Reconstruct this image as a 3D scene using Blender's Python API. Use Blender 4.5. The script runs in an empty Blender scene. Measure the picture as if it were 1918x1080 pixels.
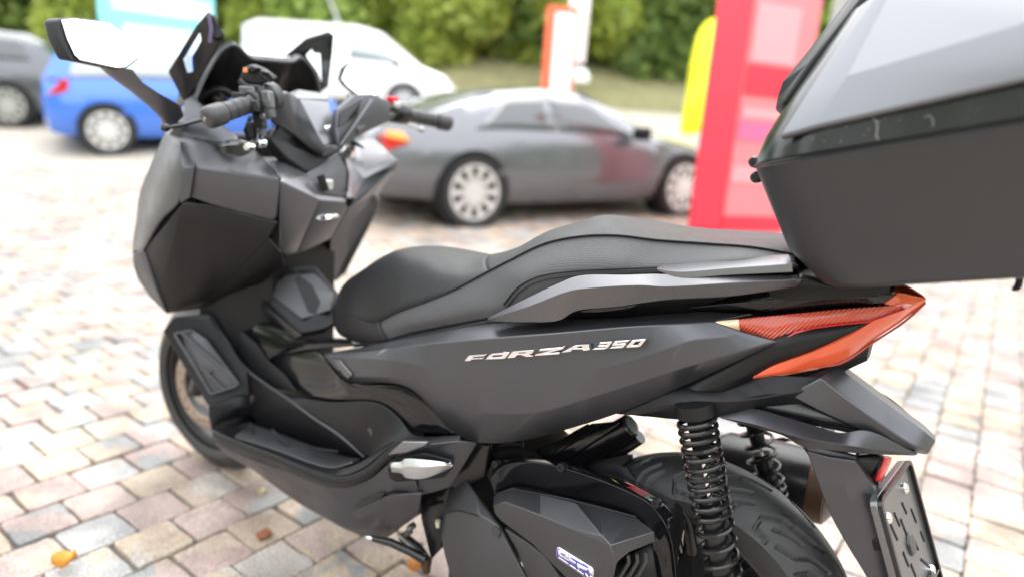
import bpy, bmesh, math, random
import numpy as np
from mathutils import Vector, Matrix, noise

random.seed(7)
R = math.radians
scene = bpy.context.scene
COL = scene.collection

# ------------------------------------------------------------------ camera
CAM = np.array([-.28077, 1.13415, 1.10580])
FPX = 1257.98
AZ, PITCH, ROLL = R(-56.6378), R(13.4857), R(-4.20037)
_f = np.array([math.cos(AZ) * math.cos(PITCH), math.sin(AZ) * math.cos(PITCH), -math.sin(PITCH)])
_r = np.cross(_f, [0, 0, 1]); _r /= np.linalg.norm(_r)
_d = np.cross(_f, _r)
AX_R = math.cos(ROLL) * _r + math.sin(ROLL) * _d
AX_D = -math.sin(ROLL) * _r + math.cos(ROLL) * _d
cam_data = bpy.data.cameras.new('camera')
cam = bpy.data.objects.new('camera', cam_data)
COL.objects.link(cam)
cam.matrix_world = Matrix(((AX_R[0], -AX_D[0], -_f[0], CAM[0]),
                           (AX_R[1], -AX_D[1], -_f[1], CAM[1]),
                           (AX_R[2], -AX_D[2], -_f[2], CAM[2]),
                           (0, 0, 0, 1)))
cam_data.sensor_width = 36
cam_data.lens = FPX / 1918 * 36
cam_data.clip_start = .02
cam_data.clip_end = 900
cam_data.dof.use_dof = True
cam_data.dof.focus_distance = 1.08
cam_data.dof.aperture_fstop = 1.4
scene.camera = cam

# ------------------------------------------------------------------ sky, sun, exposure
SUN_EL, SUN_ROT = R(62), R(138)
world = bpy.data.worlds.new('World')
scene.world = world
world.use_nodes = True
wn, wl = world.node_tree.nodes, world.node_tree.links
sky = wn.new('ShaderNodeTexSky')
sky.sky_type = 'NISHITA'
sky.sun_disc = False
sky.sun_elevation = SUN_EL
sky.sun_rotation = SUN_ROT
sky.air_density = 1.2
sky.dust_density = 8.0
hs = wn.new('ShaderNodeHueSaturation')
hs.inputs['Saturation'].default_value = .30          # overcast: the blue is almost gone
wl.new(sky.outputs[0], hs.inputs['Color'])
bg = wn['Background']
bg.inputs['Strength'].default_value = .15
veil = wn.new('ShaderNodeMix'); veil.data_type = 'RGBA'      # an even layer of high cloud over the clear sky
veil.inputs['Factor'].default_value = .85
veil.inputs['B'].default_value = (9.2, 9.4, 9.7, 1)
wl.new(hs.outputs[0], veil.inputs['A'])
wl.new(veil.outputs['Result'], bg.inputs['Color'])
sun_d = bpy.data.lights.new('sun', 'SUN')
sun_d.energy = .5
sun_d.angle = R(60)
sun_d.color = (1, .98, .95)
sun = bpy.data.objects.new('sun', sun_d)
COL.objects.link(sun)
# sky rotation is measured clockwise from +Y
sdir = Vector((math.sin(SUN_ROT) * math.cos(SUN_EL), math.cos(SUN_ROT) * math.cos(SUN_EL), math.sin(SUN_EL)))
sun.rotation_euler = sdir.to_track_quat('Z', 'Y').to_euler()
scene.view_settings.view_transform = 'Standard'
scene.view_settings.look = 'None'
scene.view_settings.exposure = 1.5
scene.view_settings.gamma = 1
scene.view_settings.use_curve_mapping = False

# ------------------------------------------------------------------ helpers
def ray(u, v):
    return (u - 960) / FPX * AX_R + (v - 540) / FPX * AX_D + _f
def aty(u, v, y):
    w = ray(u, v); return CAM + w * (y - CAM[1]) / w[1]
def atx(u, v, x):
    w = ray(u, v); return CAM + w * (x - CAM[0]) / w[0]
def atz(u, v, z):
    w = ray(u, v); return CAM + w * (z - CAM[2]) / w[2]
def atd(u, v, d):
    return CAM + ray(u, v) * d
def crop(x0, y0, s):
    return lambda a, b, y: aty(x0 + s * a, y0 + s * b, y)
# crops of the photograph in which the outlines of the scooter were measured; the third value is the true lateral distance y
FR, FL, SD, TL = crop(220, 100, .4816), crop(220, 520, .5187), crop(600, 380, .4444), crop(1100, 420, .4444)
EN, SH, BX, MI, HB = crop(780, 740, .3148), crop(1240, 740, .3148), crop(1360, 0, .5186), crop(0, 0, 1 / 3), crop(240, 0, 1 / 3)
LO = crop(620, 820, .24077)

SLOPE = np.array([math.cos(AZ), math.sin(AZ)])
def g(x, y):
    """height of the yard: level round the scooter, rising away from the camera"""
    s = x * SLOPE[0] + y * SLOPE[1]
    if s <= 0: return 0.
    if s < 8: return .0045 * s * s
    if s < 14.5: return .288 + .15 * (s - 8)
    if s < 20: return 1.263 + .3 * (s - 14.5)
    return 2.913
def gnd(u, v):
    """the spot of the yard that lies on a line of sight"""
    w = ray(u, v); t = .3
    while t < 80:
        p = CAM + w * t
        if p[2] < g(p[0], p[1]): break
        t += .005
    return p, t

def tag(o, label=None, cat=None, group=None, kind=None):
    if label: o['label'] = label
    if cat: o['category'] = cat
    if group: o['group'] = group
    if kind: o['kind'] = kind
    return o

def empty(name, loc=(0, 0, 0), rz=0, **k):
    o = bpy.data.objects.new(name, None)
    o.empty_display_size = .1
    COL.objects.link(o); o.location = loc; o.rotation_euler = (0, 0, rz)
    return tag(o, **k)

def obj(name, verts, faces, m, parent=None, outward=None, sharp=32, smooth=True):
    me = bpy.data.meshes.new(name)
    me.from_pydata([tuple(map(float, v)) for v in verts], [], faces)
    bm = bmesh.new(); bm.from_mesh(me)
    bmesh.ops.remove_doubles(bm, verts=bm.verts, dist=1e-5)
    bmesh.ops.recalc_face_normals(bm, faces=bm.faces)
    if outward is not None:
        s = sum(f.normal.dot(Vector(outward)) * f.calc_area() for f in bm.faces)
        if s < 0: bmesh.ops.reverse_faces(bm, faces=bm.faces)
    bm.to_mesh(me); bm.free()
    if smooth:
        me.polygons.foreach_set('use_smooth', [True] * len(me.polygons))
        me.set_sharp_from_angle(angle=R(sharp))
    if m: me.materials.append(m)
    o = bpy.data.objects.new(name, me)
    COL.objects.link(o)
    if parent: o.parent = parent
    return o

def from_bm(name, bm, m, parent=None, smooth=True, sharp=32):
    me = bpy.data.meshes.new(name)
    bmesh.ops.recalc_face_normals(bm, faces=bm.faces)
    bm.to_mesh(me); bm.free()
    if smooth:
        me.polygons.foreach_set('use_smooth', [True] * len(me.polygons))
        me.set_sharp_from_angle(angle=R(sharp))
    if m: me.materials.append(m)
    o = bpy.data.objects.new(name, me)
    COL.objects.link(o)
    if parent: o.parent = parent
    return o

def catmull(P, k=6, closed=False):
    P = [np.array(p, float) for p in P]
    n = len(P); out = []
    seg = n if closed else n - 1
    for i in range(seg):
        if closed:
            p0, p1, p2, p3 = P[(i - 1) % n], P[i], P[(i + 1) % n], P[(i + 2) % n]
        else:
            p1, p2 = P[i], P[i + 1]
            p0 = P[i - 1] if i else 2 * p1 - p2
            p3 = P[i + 2] if i + 2 < n else 2 * p2 - p1
        # centripetal spacing keeps uneven control points from overshooting
        t0 = 0; e = .5
        t1 = t0 + max(np.linalg.norm(p1 - p0), 1e-6) ** e
        t2 = t1 + max(np.linalg.norm(p2 - p1), 1e-6) ** e
        t3 = t2 + max(np.linalg.norm(p3 - p2), 1e-6) ** e
        for j in range(k):
            t = t1 + (t2 - t1) * j / k
            a1 = (t1 - t) / (t1 - t0) * p0 + (t - t0) / (t1 - t0) * p1
            a2 = (t2 - t) / (t2 - t1) * p1 + (t - t1) / (t2 - t1) * p2
            a3 = (t3 - t) / (t3 - t2) * p2 + (t - t2) / (t3 - t2) * p3
            b1 = (t2 - t) / (t2 - t0) * a1 + (t - t0) / (t2 - t0) * a2
            b2 = (t3 - t) / (t3 - t1) * a2 + (t - t1) / (t3 - t1) * a3
            out.append((t2 - t) / (t2 - t1) * b1 + (t - t1) / (t2 - t1) * b2)
    if not closed: out.append(P[-1])
    return out

def add_mods(o, thick=0, bevel=0, seg=2, sub=0, angle=28):
    if sub:
        s = o.modifiers.new('sub', 'SUBSURF'); s.levels = s.render_levels = sub
    if thick:
        s = o.modifiers.new('solid', 'SOLIDIFY'); s.thickness = thick; s.offset = -1; s.use_even_offset = False
    if bevel:
        b = o.modifiers.new('bevel', 'BEVEL'); b.width = bevel; b.segments = seg; b.limit_method = 'ANGLE'
        b.angle_limit = R(angle); b.harden_normals = False; b.use_clamp_overlap = True
    return o

def grid_faces(nr, nc, closed_r=False, closed_c=False):
    F = []
    for i in range(nr if closed_r else nr - 1):
        for j in range(nc if closed_c else nc - 1):
            i2, j2 = (i + 1) % nr, (j + 1) % nc
            F.append((i * nc + j, i * nc + j2, i2 * nc + j2, i2 * nc + j))
    return F

def loft(name, rows, m, parent, k=6, thick=.004, bevel=0, outward=(0, 1, 0), sharp=32, vs=0, mirror=False, straight=False):
    """rows of equally many control points; smooth along the rows, creased (vs=0) or smooth (vs>0) across them"""
    L = [catmull(r, k) if not straight else [np.array(p) for p in r] for r in rows]
    if vs:
        cols = [catmull([L[i][j] for i in range(len(L))], vs) for j in range(len(L[0]))]
        L = [[cols[j][i] for j in range(len(cols))] for i in range(len(cols[0]))]
    nr, nc = len(L), len(L[0])
    V = [p for r in L for p in r]
    o = obj(name, V, grid_faces(nr, nc), m, parent, outward, sharp)
    add_mods(o, thick, bevel)
    if mirror: mirrored(o)
    return o

def poly(name, pts, m, parent, faces=None, thick=.006, bevel=.0025, outward=None, mirror=False, sharp=30, seg=2):
    if faces is None: faces = [tuple(range(len(pts)))]
    c = np.mean(np.array(pts), axis=0)
    o = obj(name, pts, faces, m, parent, outward if outward is not None else tuple(CAM - c), sharp)
    add_mods(o, thick, bevel, seg)
    if mirror: mirrored(o)
    return o

def mirrored(o):
    me = o.data.copy()
    for v in me.vertices: v.co.y = -v.co.y
    me.flip_normals()
    c = bpy.data.objects.new(o.name, me)
    for md in o.modifiers:
        n = c.modifiers.new(md.name, md.type)
        for p in ('thickness', 'offset', 'use_even_offset', 'width', 'segments', 'limit_method', 'angle_limit', 'levels', 'render_levels'):
            if hasattr(md, p): setattr(n, p, getattr(md, p))
    COL.objects.link(c); c.parent = o.parent
    if o.parent is None:
        for key in o.keys(): c[key] = o[key]
    return c

def tube_mesh(path, rad, n=12, caps=True, flat=1.0):
    P = [np.array(p, float) for p in path]
    if np.isscalar(rad): rad = [rad] * len(P)
    V, F = [], []
    t = P[1] - P[0]; t /= np.linalg.norm(t)
    up = np.array([0, 0, 1.]) if abs(t[2]) < .9 else np.array([1., 0, 0])
    nrm = np.cross(t, up); nrm /= np.linalg.norm(nrm)
    for i, p in enumerate(P):
        a = P[min(i + 1, len(P) - 1)] - P[max(i - 1, 0)]; a /= (np.linalg.norm(a) + 1e-12)
        nrm = nrm - a * np.dot(nrm, a); nrm /= np.linalg.norm(nrm)
        b = np.cross(a, nrm)
        for j in range(n):
            th = 2 * math.pi * j / n
            V.append(p + rad[i] * (math.cos(th) * nrm + flat * math.sin(th) * b))
    m = len(P)
    F = grid_faces(m, n, closed_c=True)
    if caps:
        F.append(tuple(range(n))); F.append(tuple((m - 1) * n + j for j in range(n)))
    return V, F

def tube(name, path, rad, m, parent, n=14, **k):
    V, F = tube_mesh(path, rad, n, **k)
    return obj(name, V, F, m, parent, None, 40)

def lathe_mesh(profile, axis_pt, axis_dir, n=48):
    """profile: (radius, offset along axis)"""
    a = np.array(axis_dir, float); a /= np.linalg.norm(a)
    up = np.array([0, 0, 1.]) if abs(a[2]) < .9 else np.array([1., 0, 0])
    e1 = np.cross(a, up); e1 /= np.linalg.norm(e1); e2 = np.cross(a, e1)
    V = []
    for r_, h in profile:
        for j in range(n):
            th = 2 * math.pi * j / n
            V.append(np.array(axis_pt) + a * h + r_ * (math.cos(th) * e1 + math.sin(th) * e2))
    return V, grid_faces(len(profile), n, closed_c=True)

def lathe(name, profile, axis_pt, axis_dir, m, parent, n=48, sharp=35):
    V, F = lathe_mesh(profile, axis_pt, axis_dir, n)
    return obj(name, V, F, m, parent, None, sharp)

def box_verts(c, ex, ey, ez):
    c, ex, ey, ez = map(lambda q: np.array(q, float), (c, ex, ey, ez))
    V = [c + sx * ex + sy * ey + sz * ez for sx in (-1, 1) for sy in (-1, 1) for sz in (-1, 1)]
    F = [(0, 1, 3, 2), (4, 6, 7, 5), (0, 4, 5, 1), (2, 3, 7, 6), (0, 2, 6, 4), (1, 5, 7, 3)]
    return V, F

def box(name, c, ex, ey, ez, m, parent=None, bevel=.003, seg=2):
    V, F = box_verts(c, ex, ey, ez)
    o = obj(name, V, F, m, parent, None, 30)
    if bevel: add_mods(o, 0, bevel, seg)
    return o

class Mesh:
    def __init__(s): s.V, s.F = [], []
    def add(s, VF):
        n = len(s.V); s.V += list(VF[0]); s.F += [tuple(i + n for i in f) for f in VF[1]]
        return s
    def build(s, name, m, parent=None, sharp=32, bevel=0):
        o = obj(name, s.V, s.F, m, parent, None, sharp)
        if bevel: add_mods(o, 0, bevel)
        return o

# ------------------------------------------------------------------ materials
def material(name, color, rough=.5, metal=0, coat=0, spec=.5, bump=0, bscale=300, var=0, vscale=8, trans=0, emit=0, coat_rough=.05, rvar=0, dist=.01):
    m = bpy.data.materials.new(name); m.use_nodes = True
    nt = m.node_tree; n, l = nt.nodes, nt.links
    b = n['Principled BSDF']
    b.inputs['Base Color'].default_value = (*color, 1)
    b.inputs['Roughness'].default_value = rough
    b.inputs['Metallic'].default_value = metal
    b.inputs['Coat Weight'].default_value = coat
    b.inputs['Coat Roughness'].default_value = coat_rough
    b.inputs['Specular IOR Level'].default_value = spec
    b.inputs['Transmission Weight'].default_value = trans
    tc = n.new('ShaderNodeTexCoord')
    if var:
        nz = n.new('ShaderNodeTexNoise'); nz.inputs['Scale'].default_value = vscale; nz.inputs['Detail'].default_value = 6
        l.new(tc.outputs['Object'], nz.inputs['Vector'])
        mx = n.new('ShaderNodeMix'); mx.data_type = 'RGBA'
        mx.inputs['A'].default_value = (*[c * (1 - var) for c in color], 1)
        mx.inputs['B'].default_value = (*[min(1, c * (1 + var)) for c in color], 1)
        l.new(nz.outputs['Fac'], mx.inputs['Factor']); l.new(mx.outputs['Result'], b.inputs['Base Color'])
    if rvar:
        nz = n.new('ShaderNodeTexNoise'); nz.inputs['Scale'].default_value = 14; nz.inputs['Detail'].default_value = 7
        l.new(tc.outputs['Object'], nz.inputs['Vector'])
        mr = n.new('ShaderNodeMapRange'); mr.inputs['To Min'].default_value = rough - rvar; mr.inputs['To Max'].default_value = rough + rvar
        mr.inputs['From Min'].default_value = .3; mr.inputs['From Max'].default_value = .7
        l.new(nz.outputs['Fac'], mr.inputs['Value']); l.new(mr.outputs['Result'], b.inputs['Roughness'])
    if bump:
        nz = n.new('ShaderNodeTexNoise'); nz.inputs['Scale'].default_value = bscale; nz.inputs['Detail'].default_value = 2
        l.new(tc.outputs['Object'], nz.inputs['Vector'])
        bp = n.new('ShaderNodeBump'); bp.inputs['Strength'].default_value = bump; bp.inputs['Distance'].default_value = dist
        l.new(nz.outputs['Fac'], bp.inputs['Height']); l.new(bp.outputs['Normal'], b.inputs['Normal'])
    return m

M = {}
M['paint'] = material('matte_grey_paint', (.090, .091, .101), .37, .8, spec=.5, bump=.06, bscale=900, dist=.001, rvar=.08, var=.12, vscale=5)
M['paint_lit'] = material('grey_paint_lit', (.19, .19, .2), .33, .8, bump=.03, bscale=900, dist=.001)  # lit copy of the grey paint: light on upward facets put into the colour
M['plastic'] = material('black_textured_plastic', (.0085, .0085, .0098), .40, spec=.27, bump=.25, bscale=1500, dist=.0006, rvar=.06)
M['plastic_dark'] = material('deep_black_plastic', (.006, .006, .007), .5, spec=.3, bump=.15, bscale=1200, dist=.0006)
M['gloss'] = material('gloss_black', (.005, .005, .006), .07, coat=0, spec=.45, rvar=.03)
M['semigloss'] = material('semigloss_black', (.009, .009, .010), .24, rvar=.06)
M['cover'] = material('grained_grey_plastic', (.075, .075, .08), .38, .6, bump=.5, bscale=1700, dist=.0008, rvar=.04)
M['leather'] = material('grained_vinyl', (.013, .013, .0145), .43, spec=.38, bump=.8, bscale=420, dist=.0016, rvar=.05)
M['rail'] = material('satin_rail', (.13, .13, .137), .28, .8, rvar=.04)
M['silver'] = material('satin_silver', (.55, .55, .56), .35, .85, bump=.05, bscale=900, dist=.001)
M['chrome'] = material('chrome', (.8, .8, .8), .1, 1)
M['steel'] = material('dull_steel', (.35, .34, .33), .35, .9, var=.3, vscale=60)
M['rubber'] = material('tyre_rubber', (.030, .030, .031), .5, bump=.2, bscale=500, dist=.001, var=.35, vscale=25, rvar=.12)
M['grip'] = material('rubber_grip', (.035, .035, .037), .42, bump=.15, bscale=900, dist=.0008)
M['disc'] = material('rusty_disc', (.32, .25, .20), .45, .6, var=.4, vscale=30)
M['alloy'] = material('dark_alloy', (.05, .05, .05), .4, .6)
M['mirror_glass'] = material('mirror_glass', (.92, .92, .94), .02, 1)
M['red'] = material('red_lens', (.38, .03, .012), .12, coat=.6, trans=.15, var=.15, vscale=6)
M['red_bright'] = material('orange_red_lens', (.70, .10, .035), .15, coat=.7, var=.12, vscale=9)
M['amber'] = material('amber_lens', (.9, .62, .40), .12, coat=.8)
M['red_plain'] = material('red_reflector', (.55, .01, .012), .2, coat=.5)
M['badge_blue'] = material('badge_blue', (.06, .05, .38), .25, coat=.5)
M['badge_white'] = material('badge_white', (.8, .78, .75), .3)
M['rust'] = material('rusty_muffler', (.09, .05, .03), .5, .5, var=.6, vscale=20)
M['muffler'] = material('black_muffler', (.014, .014, .014), .3, .2, var=.5, vscale=22, rvar=.1)
M['lid'] = material('lid_silver_grey', (.17, .175, .19), .36, .75, bump=.05, bscale=1200, dist=.0008)
M['plate'] = material('plate_carrier_plastic', (.17, .17, .175), .30, .7, rvar=.05)
M['box'] = material('grained_box_plastic', (.024, .024, .027), .44, bump=.35, bscale=900, dist=.0008, rvar=.06, var=.12, vscale=6)
M['scuff'] = material('pale_scuff', (.22, .22, .22), .6)

def woven():
    m = material('woven_vinyl', (.05, .05, .053), .45)
    n, l = m.node_tree.nodes, m.node_tree.links
    b = n['Principled BSDF']; tc = n.new('ShaderNodeTexCoord')
    mp = n.new('ShaderNodeMapping'); mp.inputs['Rotation'].default_value = (0, R(45), 0)
    l.new(tc.outputs['Object'], mp.inputs['Vector'])
    ch = n.new('ShaderNodeTexVoronoi'); ch.distance = 'CHEBYCHEV'; ch.inputs['Scale'].default_value = 420; ch.inputs['Randomness'].default_value = 0
    l.new(mp.outputs['Vector'], ch.inputs['Vector'])
    bp = n.new('ShaderNodeBump'); bp.inputs['Strength'].default_value = .9; bp.inputs['Distance'].default_value = .0012; bp.invert = True
    l.new(ch.outputs['Distance'], bp.inputs['Height']); l.new(bp.outputs['Normal'], b.inputs['Normal'])
    return m
M['woven'] = woven()

def lens_lines():
    """red lens with fine moulded flutes"""
    m = material('fluted_red_lens', (.55, .065, .028), .18, coat=.8)
    n, l = m.node_tree.nodes, m.node_tree.links
    b = n['Principled BSDF']; tc = n.new('ShaderNodeTexCoord')
    mp = n.new('ShaderNodeMapping'); mp.inputs['Rotation'].default_value = (0, R(35), 0)
    l.new(tc.outputs['Object'], mp.inputs['Vector'])
    w = n.new('ShaderNodeTexWave'); w.inputs['Scale'].default_value = 75; w.bands_direction = 'X'
    l.new(mp.outputs['Vector'], w.inputs['Vector'])
    bp = n.new('ShaderNodeBump'); bp.inputs['Strength'].default_value = .7; bp.inputs['Distance'].default_value = .002
    l.new(w.outputs['Fac'], bp.inputs['Height']); l.new(bp.outputs['Normal'], b.inputs['Normal'])
    return m
M['flute'] = lens_lines()

def clear_glass(name, tint=(1, 1, 1), refl=.12):
    m = bpy.data.materials.new(name); m.use_nodes = True
    n, l = m.node_tree.nodes, m.node_tree.links
    n.remove(n['Principled BSDF'])
    t = n.new('ShaderNodeBsdfTransparent'); t.inputs['Color'].default_value = (*tint, 1)
    gl = n.new('ShaderNodeBsdfGlossy'); gl.inputs['Roughness'].default_value = .02
    lw = n.new('ShaderNodeLayerWeight'); lw.inputs['Blend'].default_value = refl
    mx = n.new('ShaderNodeMixShader')
    l.new(lw.outputs['Fresnel'], mx.inputs[0]); l.new(t.outputs[0], mx.inputs[1]); l.new(gl.outputs[0], mx.inputs[2])
    l.new(mx.outputs[0], n['Material Output'].inputs['Surface'])
    return m
M['screen'] = clear_glass('clear_windscreen', (.97, .98, .98), .03)
# ------------------------------------------------------------------ ground
def brick_material(name, island):
    m = bpy.data.materials.new(name); m.use_nodes = True
    n, l = m.node_tree.nodes, m.node_tree.links
    b = n['Principled BSDF']
    if island:
        geo = n.new('ShaderNodeNewGeometry'); rnd = geo.outputs['Random Per Island']
    else:
        oi = n.new('ShaderNodeObjectInfo'); rnd = oi.outputs['Random']
    geo2 = n.new('ShaderNodeNewGeometry')
    ramp = n.new('ShaderNodeValToRGB'); ramp.color_ramp.interpolation = 'CONSTANT'
    cols = [(.39, .30, .265), (.35, .345, .335), (.45, .36, .275), (.42, .33, .29), (.26, .26, .252), (.43, .34, .25), (.37, .275, .245), (.41, .375, .335), (.40, .315, .24)]
    el = ramp.color_ramp.elements
    while len(el) < len(cols): el.new(.5)
    for i, c in enumerate(cols):
        el[i].position = i / len(cols); el[i].color = (*c, 1)
    l.new(rnd, ramp.inputs['Fac'])
    # a second tone that takes part of the stone
    mul = n.new('ShaderNodeMath'); mul.operation = 'MULTIPLY'; mul.inputs[1].default_value = 7.31
    fr = n.new('ShaderNodeMath'); fr.operation = 'FRACT'
    l.new(rnd, mul.inputs[0]); l.new(mul.outputs[0], fr.inputs[0])
    ramp2 = n.new('ShaderNodeValToRGB'); ramp2.color_ramp.interpolation = 'CONSTANT'
    el = ramp2.color_ramp.elements
    while len(el) < len(cols): el.new(.5)
    for i, c in enumerate(cols):
        el[i].position = i / len(cols); el[i].color = (*c, 1)
    l.new(fr.outputs[0], ramp2.inputs['Fac'])
    big = n.new('ShaderNodeTexNoise'); big.inputs['Scale'].default_value = 7; big.inputs['Detail'].default_value = 3; big.inputs['Distortion'].default_value = .5
    l.new(geo2.outputs['Position'], big.inputs['Vector'])
    st = n.new('ShaderNodeMapRange'); st.inputs['From Min'].default_value = .5; st.inputs['From Max'].default_value = .58
    l.new(big.outputs['Fac'], st.inputs['Value'])
    mx = n.new('ShaderNodeMix'); mx.data_type = 'RGBA'
    l.new(st.outputs['Result'], mx.inputs['Factor']); l.new(ramp.outputs['Color'], mx.inputs['A']); l.new(ramp2.outputs['Color'], mx.inputs['B'])
    # grain
    gr = n.new('ShaderNodeTexNoise'); gr.inputs['Scale'].default_value = 190; gr.inputs['Detail'].default_value = 5
    l.new(geo2.outputs['Position'], gr.inputs['Vector'])
    gm = n.new('ShaderNodeMapRange'); gm.inputs['From Min'].default_value = .3; gm.inputs['From Max'].default_value = .7
    gm.inputs['To Min'].default_value = .5; gm.inputs['To Max'].default_value = 1.3
    l.new(gr.outputs['Fac'], gm.inputs['Value'])
    # damp, dirty patches
    dm = n.new('ShaderNodeTexNoise'); dm.inputs['Scale'].default_value = 5; dm.inputs['Detail'].default_value = 8
    l.new(geo2.outputs['Position'], dm.inputs['Vector'])
    dr = n.new('ShaderNodeMapRange'); dr.inputs['From Min'].default_value = .35; dr.inputs['From Max'].default_value = .6
    dr.inputs['To Min'].default_value = .62; dr.inputs['To Max'].default_value = 1.08
    l.new(dm.outputs['Fac'], dr.inputs['Value'])
    mm = n.new('ShaderNodeMath'); mm.operation = 'MULTIPLY'
    l.new(gm.outputs['Result'], mm.inputs[0]); l.new(dr.outputs['Result'], mm.inputs[1])
    vm = n.new('ShaderNodeVectorMath'); vm.operation = 'SCALE'
    l.new(mx.outputs['Result'], vm.inputs[0]); l.new(mm.outputs[0], vm.inputs['Scale'])
    l.new(vm.outputs[0], b.inputs['Base Color'])
    b.inputs['Roughness'].default_value = .62
    bp = n.new('ShaderNodeBump'); bp.inputs['Strength'].default_value = .6; bp.inputs['Distance'].default_value = .003
    l.new(gr.outputs['Fac'], bp.inputs['Height']); l.new(bp.outputs['Normal'], b.inputs['Normal'])
    return m

def ground_material():
    m = bpy.data.materials.new('sandy_joint_ground'); m.use_nodes = True
    n, l = m.node_tree.nodes, m.node_tree.links
    b = n['Principled BSDF']; geo = n.new('ShaderNodeNewGeometry')
    nz = n.new('ShaderNodeTexNoise'); nz.inputs['Scale'].default_value = 9; nz.inputs['Detail'].default_value = 9
    l.new(geo.outputs['Position'], nz.inputs['Vector'])
    near = n.new('ShaderNodeValToRGB')
    e = near.color_ramp.elements
    e[0].position, e[0].color = .35, (.10, .09, .075, 1)
    e[1].position, e[1].color = .6, (.16, .145, .115, 1)
    k = e.new(.68); k.color = (.09, .10, .05, 1)
    l.new(nz.outputs['Fac'], near.inputs['Fac'])
    far = n.new('ShaderNodeValToRGB')
    e = far.color_ramp.elements
    e[0].position, e[0].color = .3, (.33, .30, .255, 1)
    e[1].position, e[1].color = .7, (.46, .41, .34, 1)
    l.new(nz.outputs['Fac'], far.inputs['Fac'])
    # the paving stops being laid stone by stone beyond the parked cars
    at = n.new('ShaderNodeAttribute'); at.attribute_name = 'paved'
    mx = n.new('ShaderNodeMix'); mx.data_type = 'RGBA'
    l.new(at.outputs['Fac'], mx.inputs['Factor']); l.new(far.outputs['Color'], mx.inputs['A']); l.new(near.outputs['Color'], mx.inputs['B'])
    l.new(mx.outputs['Result'], b.inputs['Base Color'])
    b.inputs['Roughness'].default_value = .7
    bp = n.new('ShaderNodeBump'); bp.inputs['Strength'].default_value = .5; bp.inputs['Distance'].default_value = .01
    l.new(nz.outputs['Fac'], bp.inputs['Height']); l.new(bp.outputs['Normal'], b.inputs['Normal'])
    return m

# one sheet in (s, t): s along the view, t across it; finer near the scooter
ss = list(np.arange(-6, 30, .5)) + [-300, -120, -50, -25, -12, 34, 40, 50, 80, 150, 300]
tt = list(np.arange(-20, 20.1, 1.0)) + [-300, -120, -60, -35, -26, 26, 35, 60, 120, 300]
ss.sort(); tt.sort()
PAVED_S, PAVED_T0, PAVED_T1 = 7.2, -6.5, 6.5
V = []; pv = []
for s in ss:
    for t in tt:
        x, y = s * SLOPE[0] + t * SLOPE[1], s * SLOPE[1] - t * SLOPE[0]
        inside = s < PAVED_S - .2 and s > -2.4 and PAVED_T0 + .2 < t < PAVED_T1 - .2
        V.append((x, y, g(x, y) - .014)); pv.append(1.0 if inside else 0.0)
ground = obj('ground', V, grid_faces(len(ss), len(tt)), ground_material(), None, (0, 0, 1))
me = ground.data
# attribute by position (remove_doubles keeps the vertex order here)
a = me.attributes.new('paved', 'FLOAT', 'POINT')
for i, v in enumerate(me.vertices):
    s = v.co.x * SLOPE[0] + v.co.y * SLOPE[1]; t = v.co.x * SLOPE[1] - v.co.y * SLOPE[0]
    a.data[i].value = 1.0 if (-2.4 < s < PAVED_S - .2 and PAVED_T0 + .2 < t < PAVED_T1 - .2) else 0.0
tag(ground, kind='structure')

EA = np.array([math.cos(R(-92)), math.sin(R(-92))])
EB = np.array([-EA[1], EA[0]])
PITCH_B, PITCH_A = .1478, .1513
rb = random.Random(3)
def brick_shape(k, half=.0722, h=.05):
    """a worn block: uneven chipped outline, small chamfer, slightly dished top"""
    r_ = random.Random(k)
    base = []
    cuts = [.003 + r_.random() * .008 for _ in range(4)]
    for q, (cx, cy) in enumerate(((-1, -1), (1, -1), (1, 1), (-1, 1))):
        nx, ny = ((1, -1), (1, 1), (-1, 1), (-1, -1))[q]
        c0, c1 = cuts[q], cuts[(q + 1) % 4]
        a_ = np.array([cx, cy], float) * half; b_ = np.array([nx, ny], float) * half
        d_ = (b_ - a_) / np.linalg.norm(b_ - a_); n_ = np.array([d_[1], -d_[0]])
        for t in (0, .22, .5, .78, 1):
            p = a_ + d_ * (c0 + (np.linalg.norm(b_ - a_) - c0 - c1) * t) + n_ * r_.gauss(0, .0011)
            if r_.random() < .07: p -= n_ * .004
            base.append(p)
    n = len(base)
    V = [(p[0], p[1], -h) for p in base] + [(p[0], p[1], -.005) for p in base]
    V += [(p[0] * .972 + r_.gauss(0, .0006), p[1] * .972 + r_.gauss(0, .0006), -.0008 + r_.uniform(-.0008, .0008)) for p in base]
    V += [(p[0] * .6, p[1] * .6, r_.uniform(-.001, .0012)) for p in base]
    F = grid_faces(4, n, closed_c=True) + [tuple(3 * n + j for j in range(n))]
    return V, F
bm_obj = brick_material('brick_stone', False)
bm_isl = brick_material('brick_stone_far', True)
brick_meshes = []
for k in range(6):
    V, F = brick_shape(k)
    me = bpy.data.meshes.new('brick'); me.from_pydata(V, [], F); me.materials.append(bm_obj); me.update()
    brick_meshes.append((me, V, F))

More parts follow.
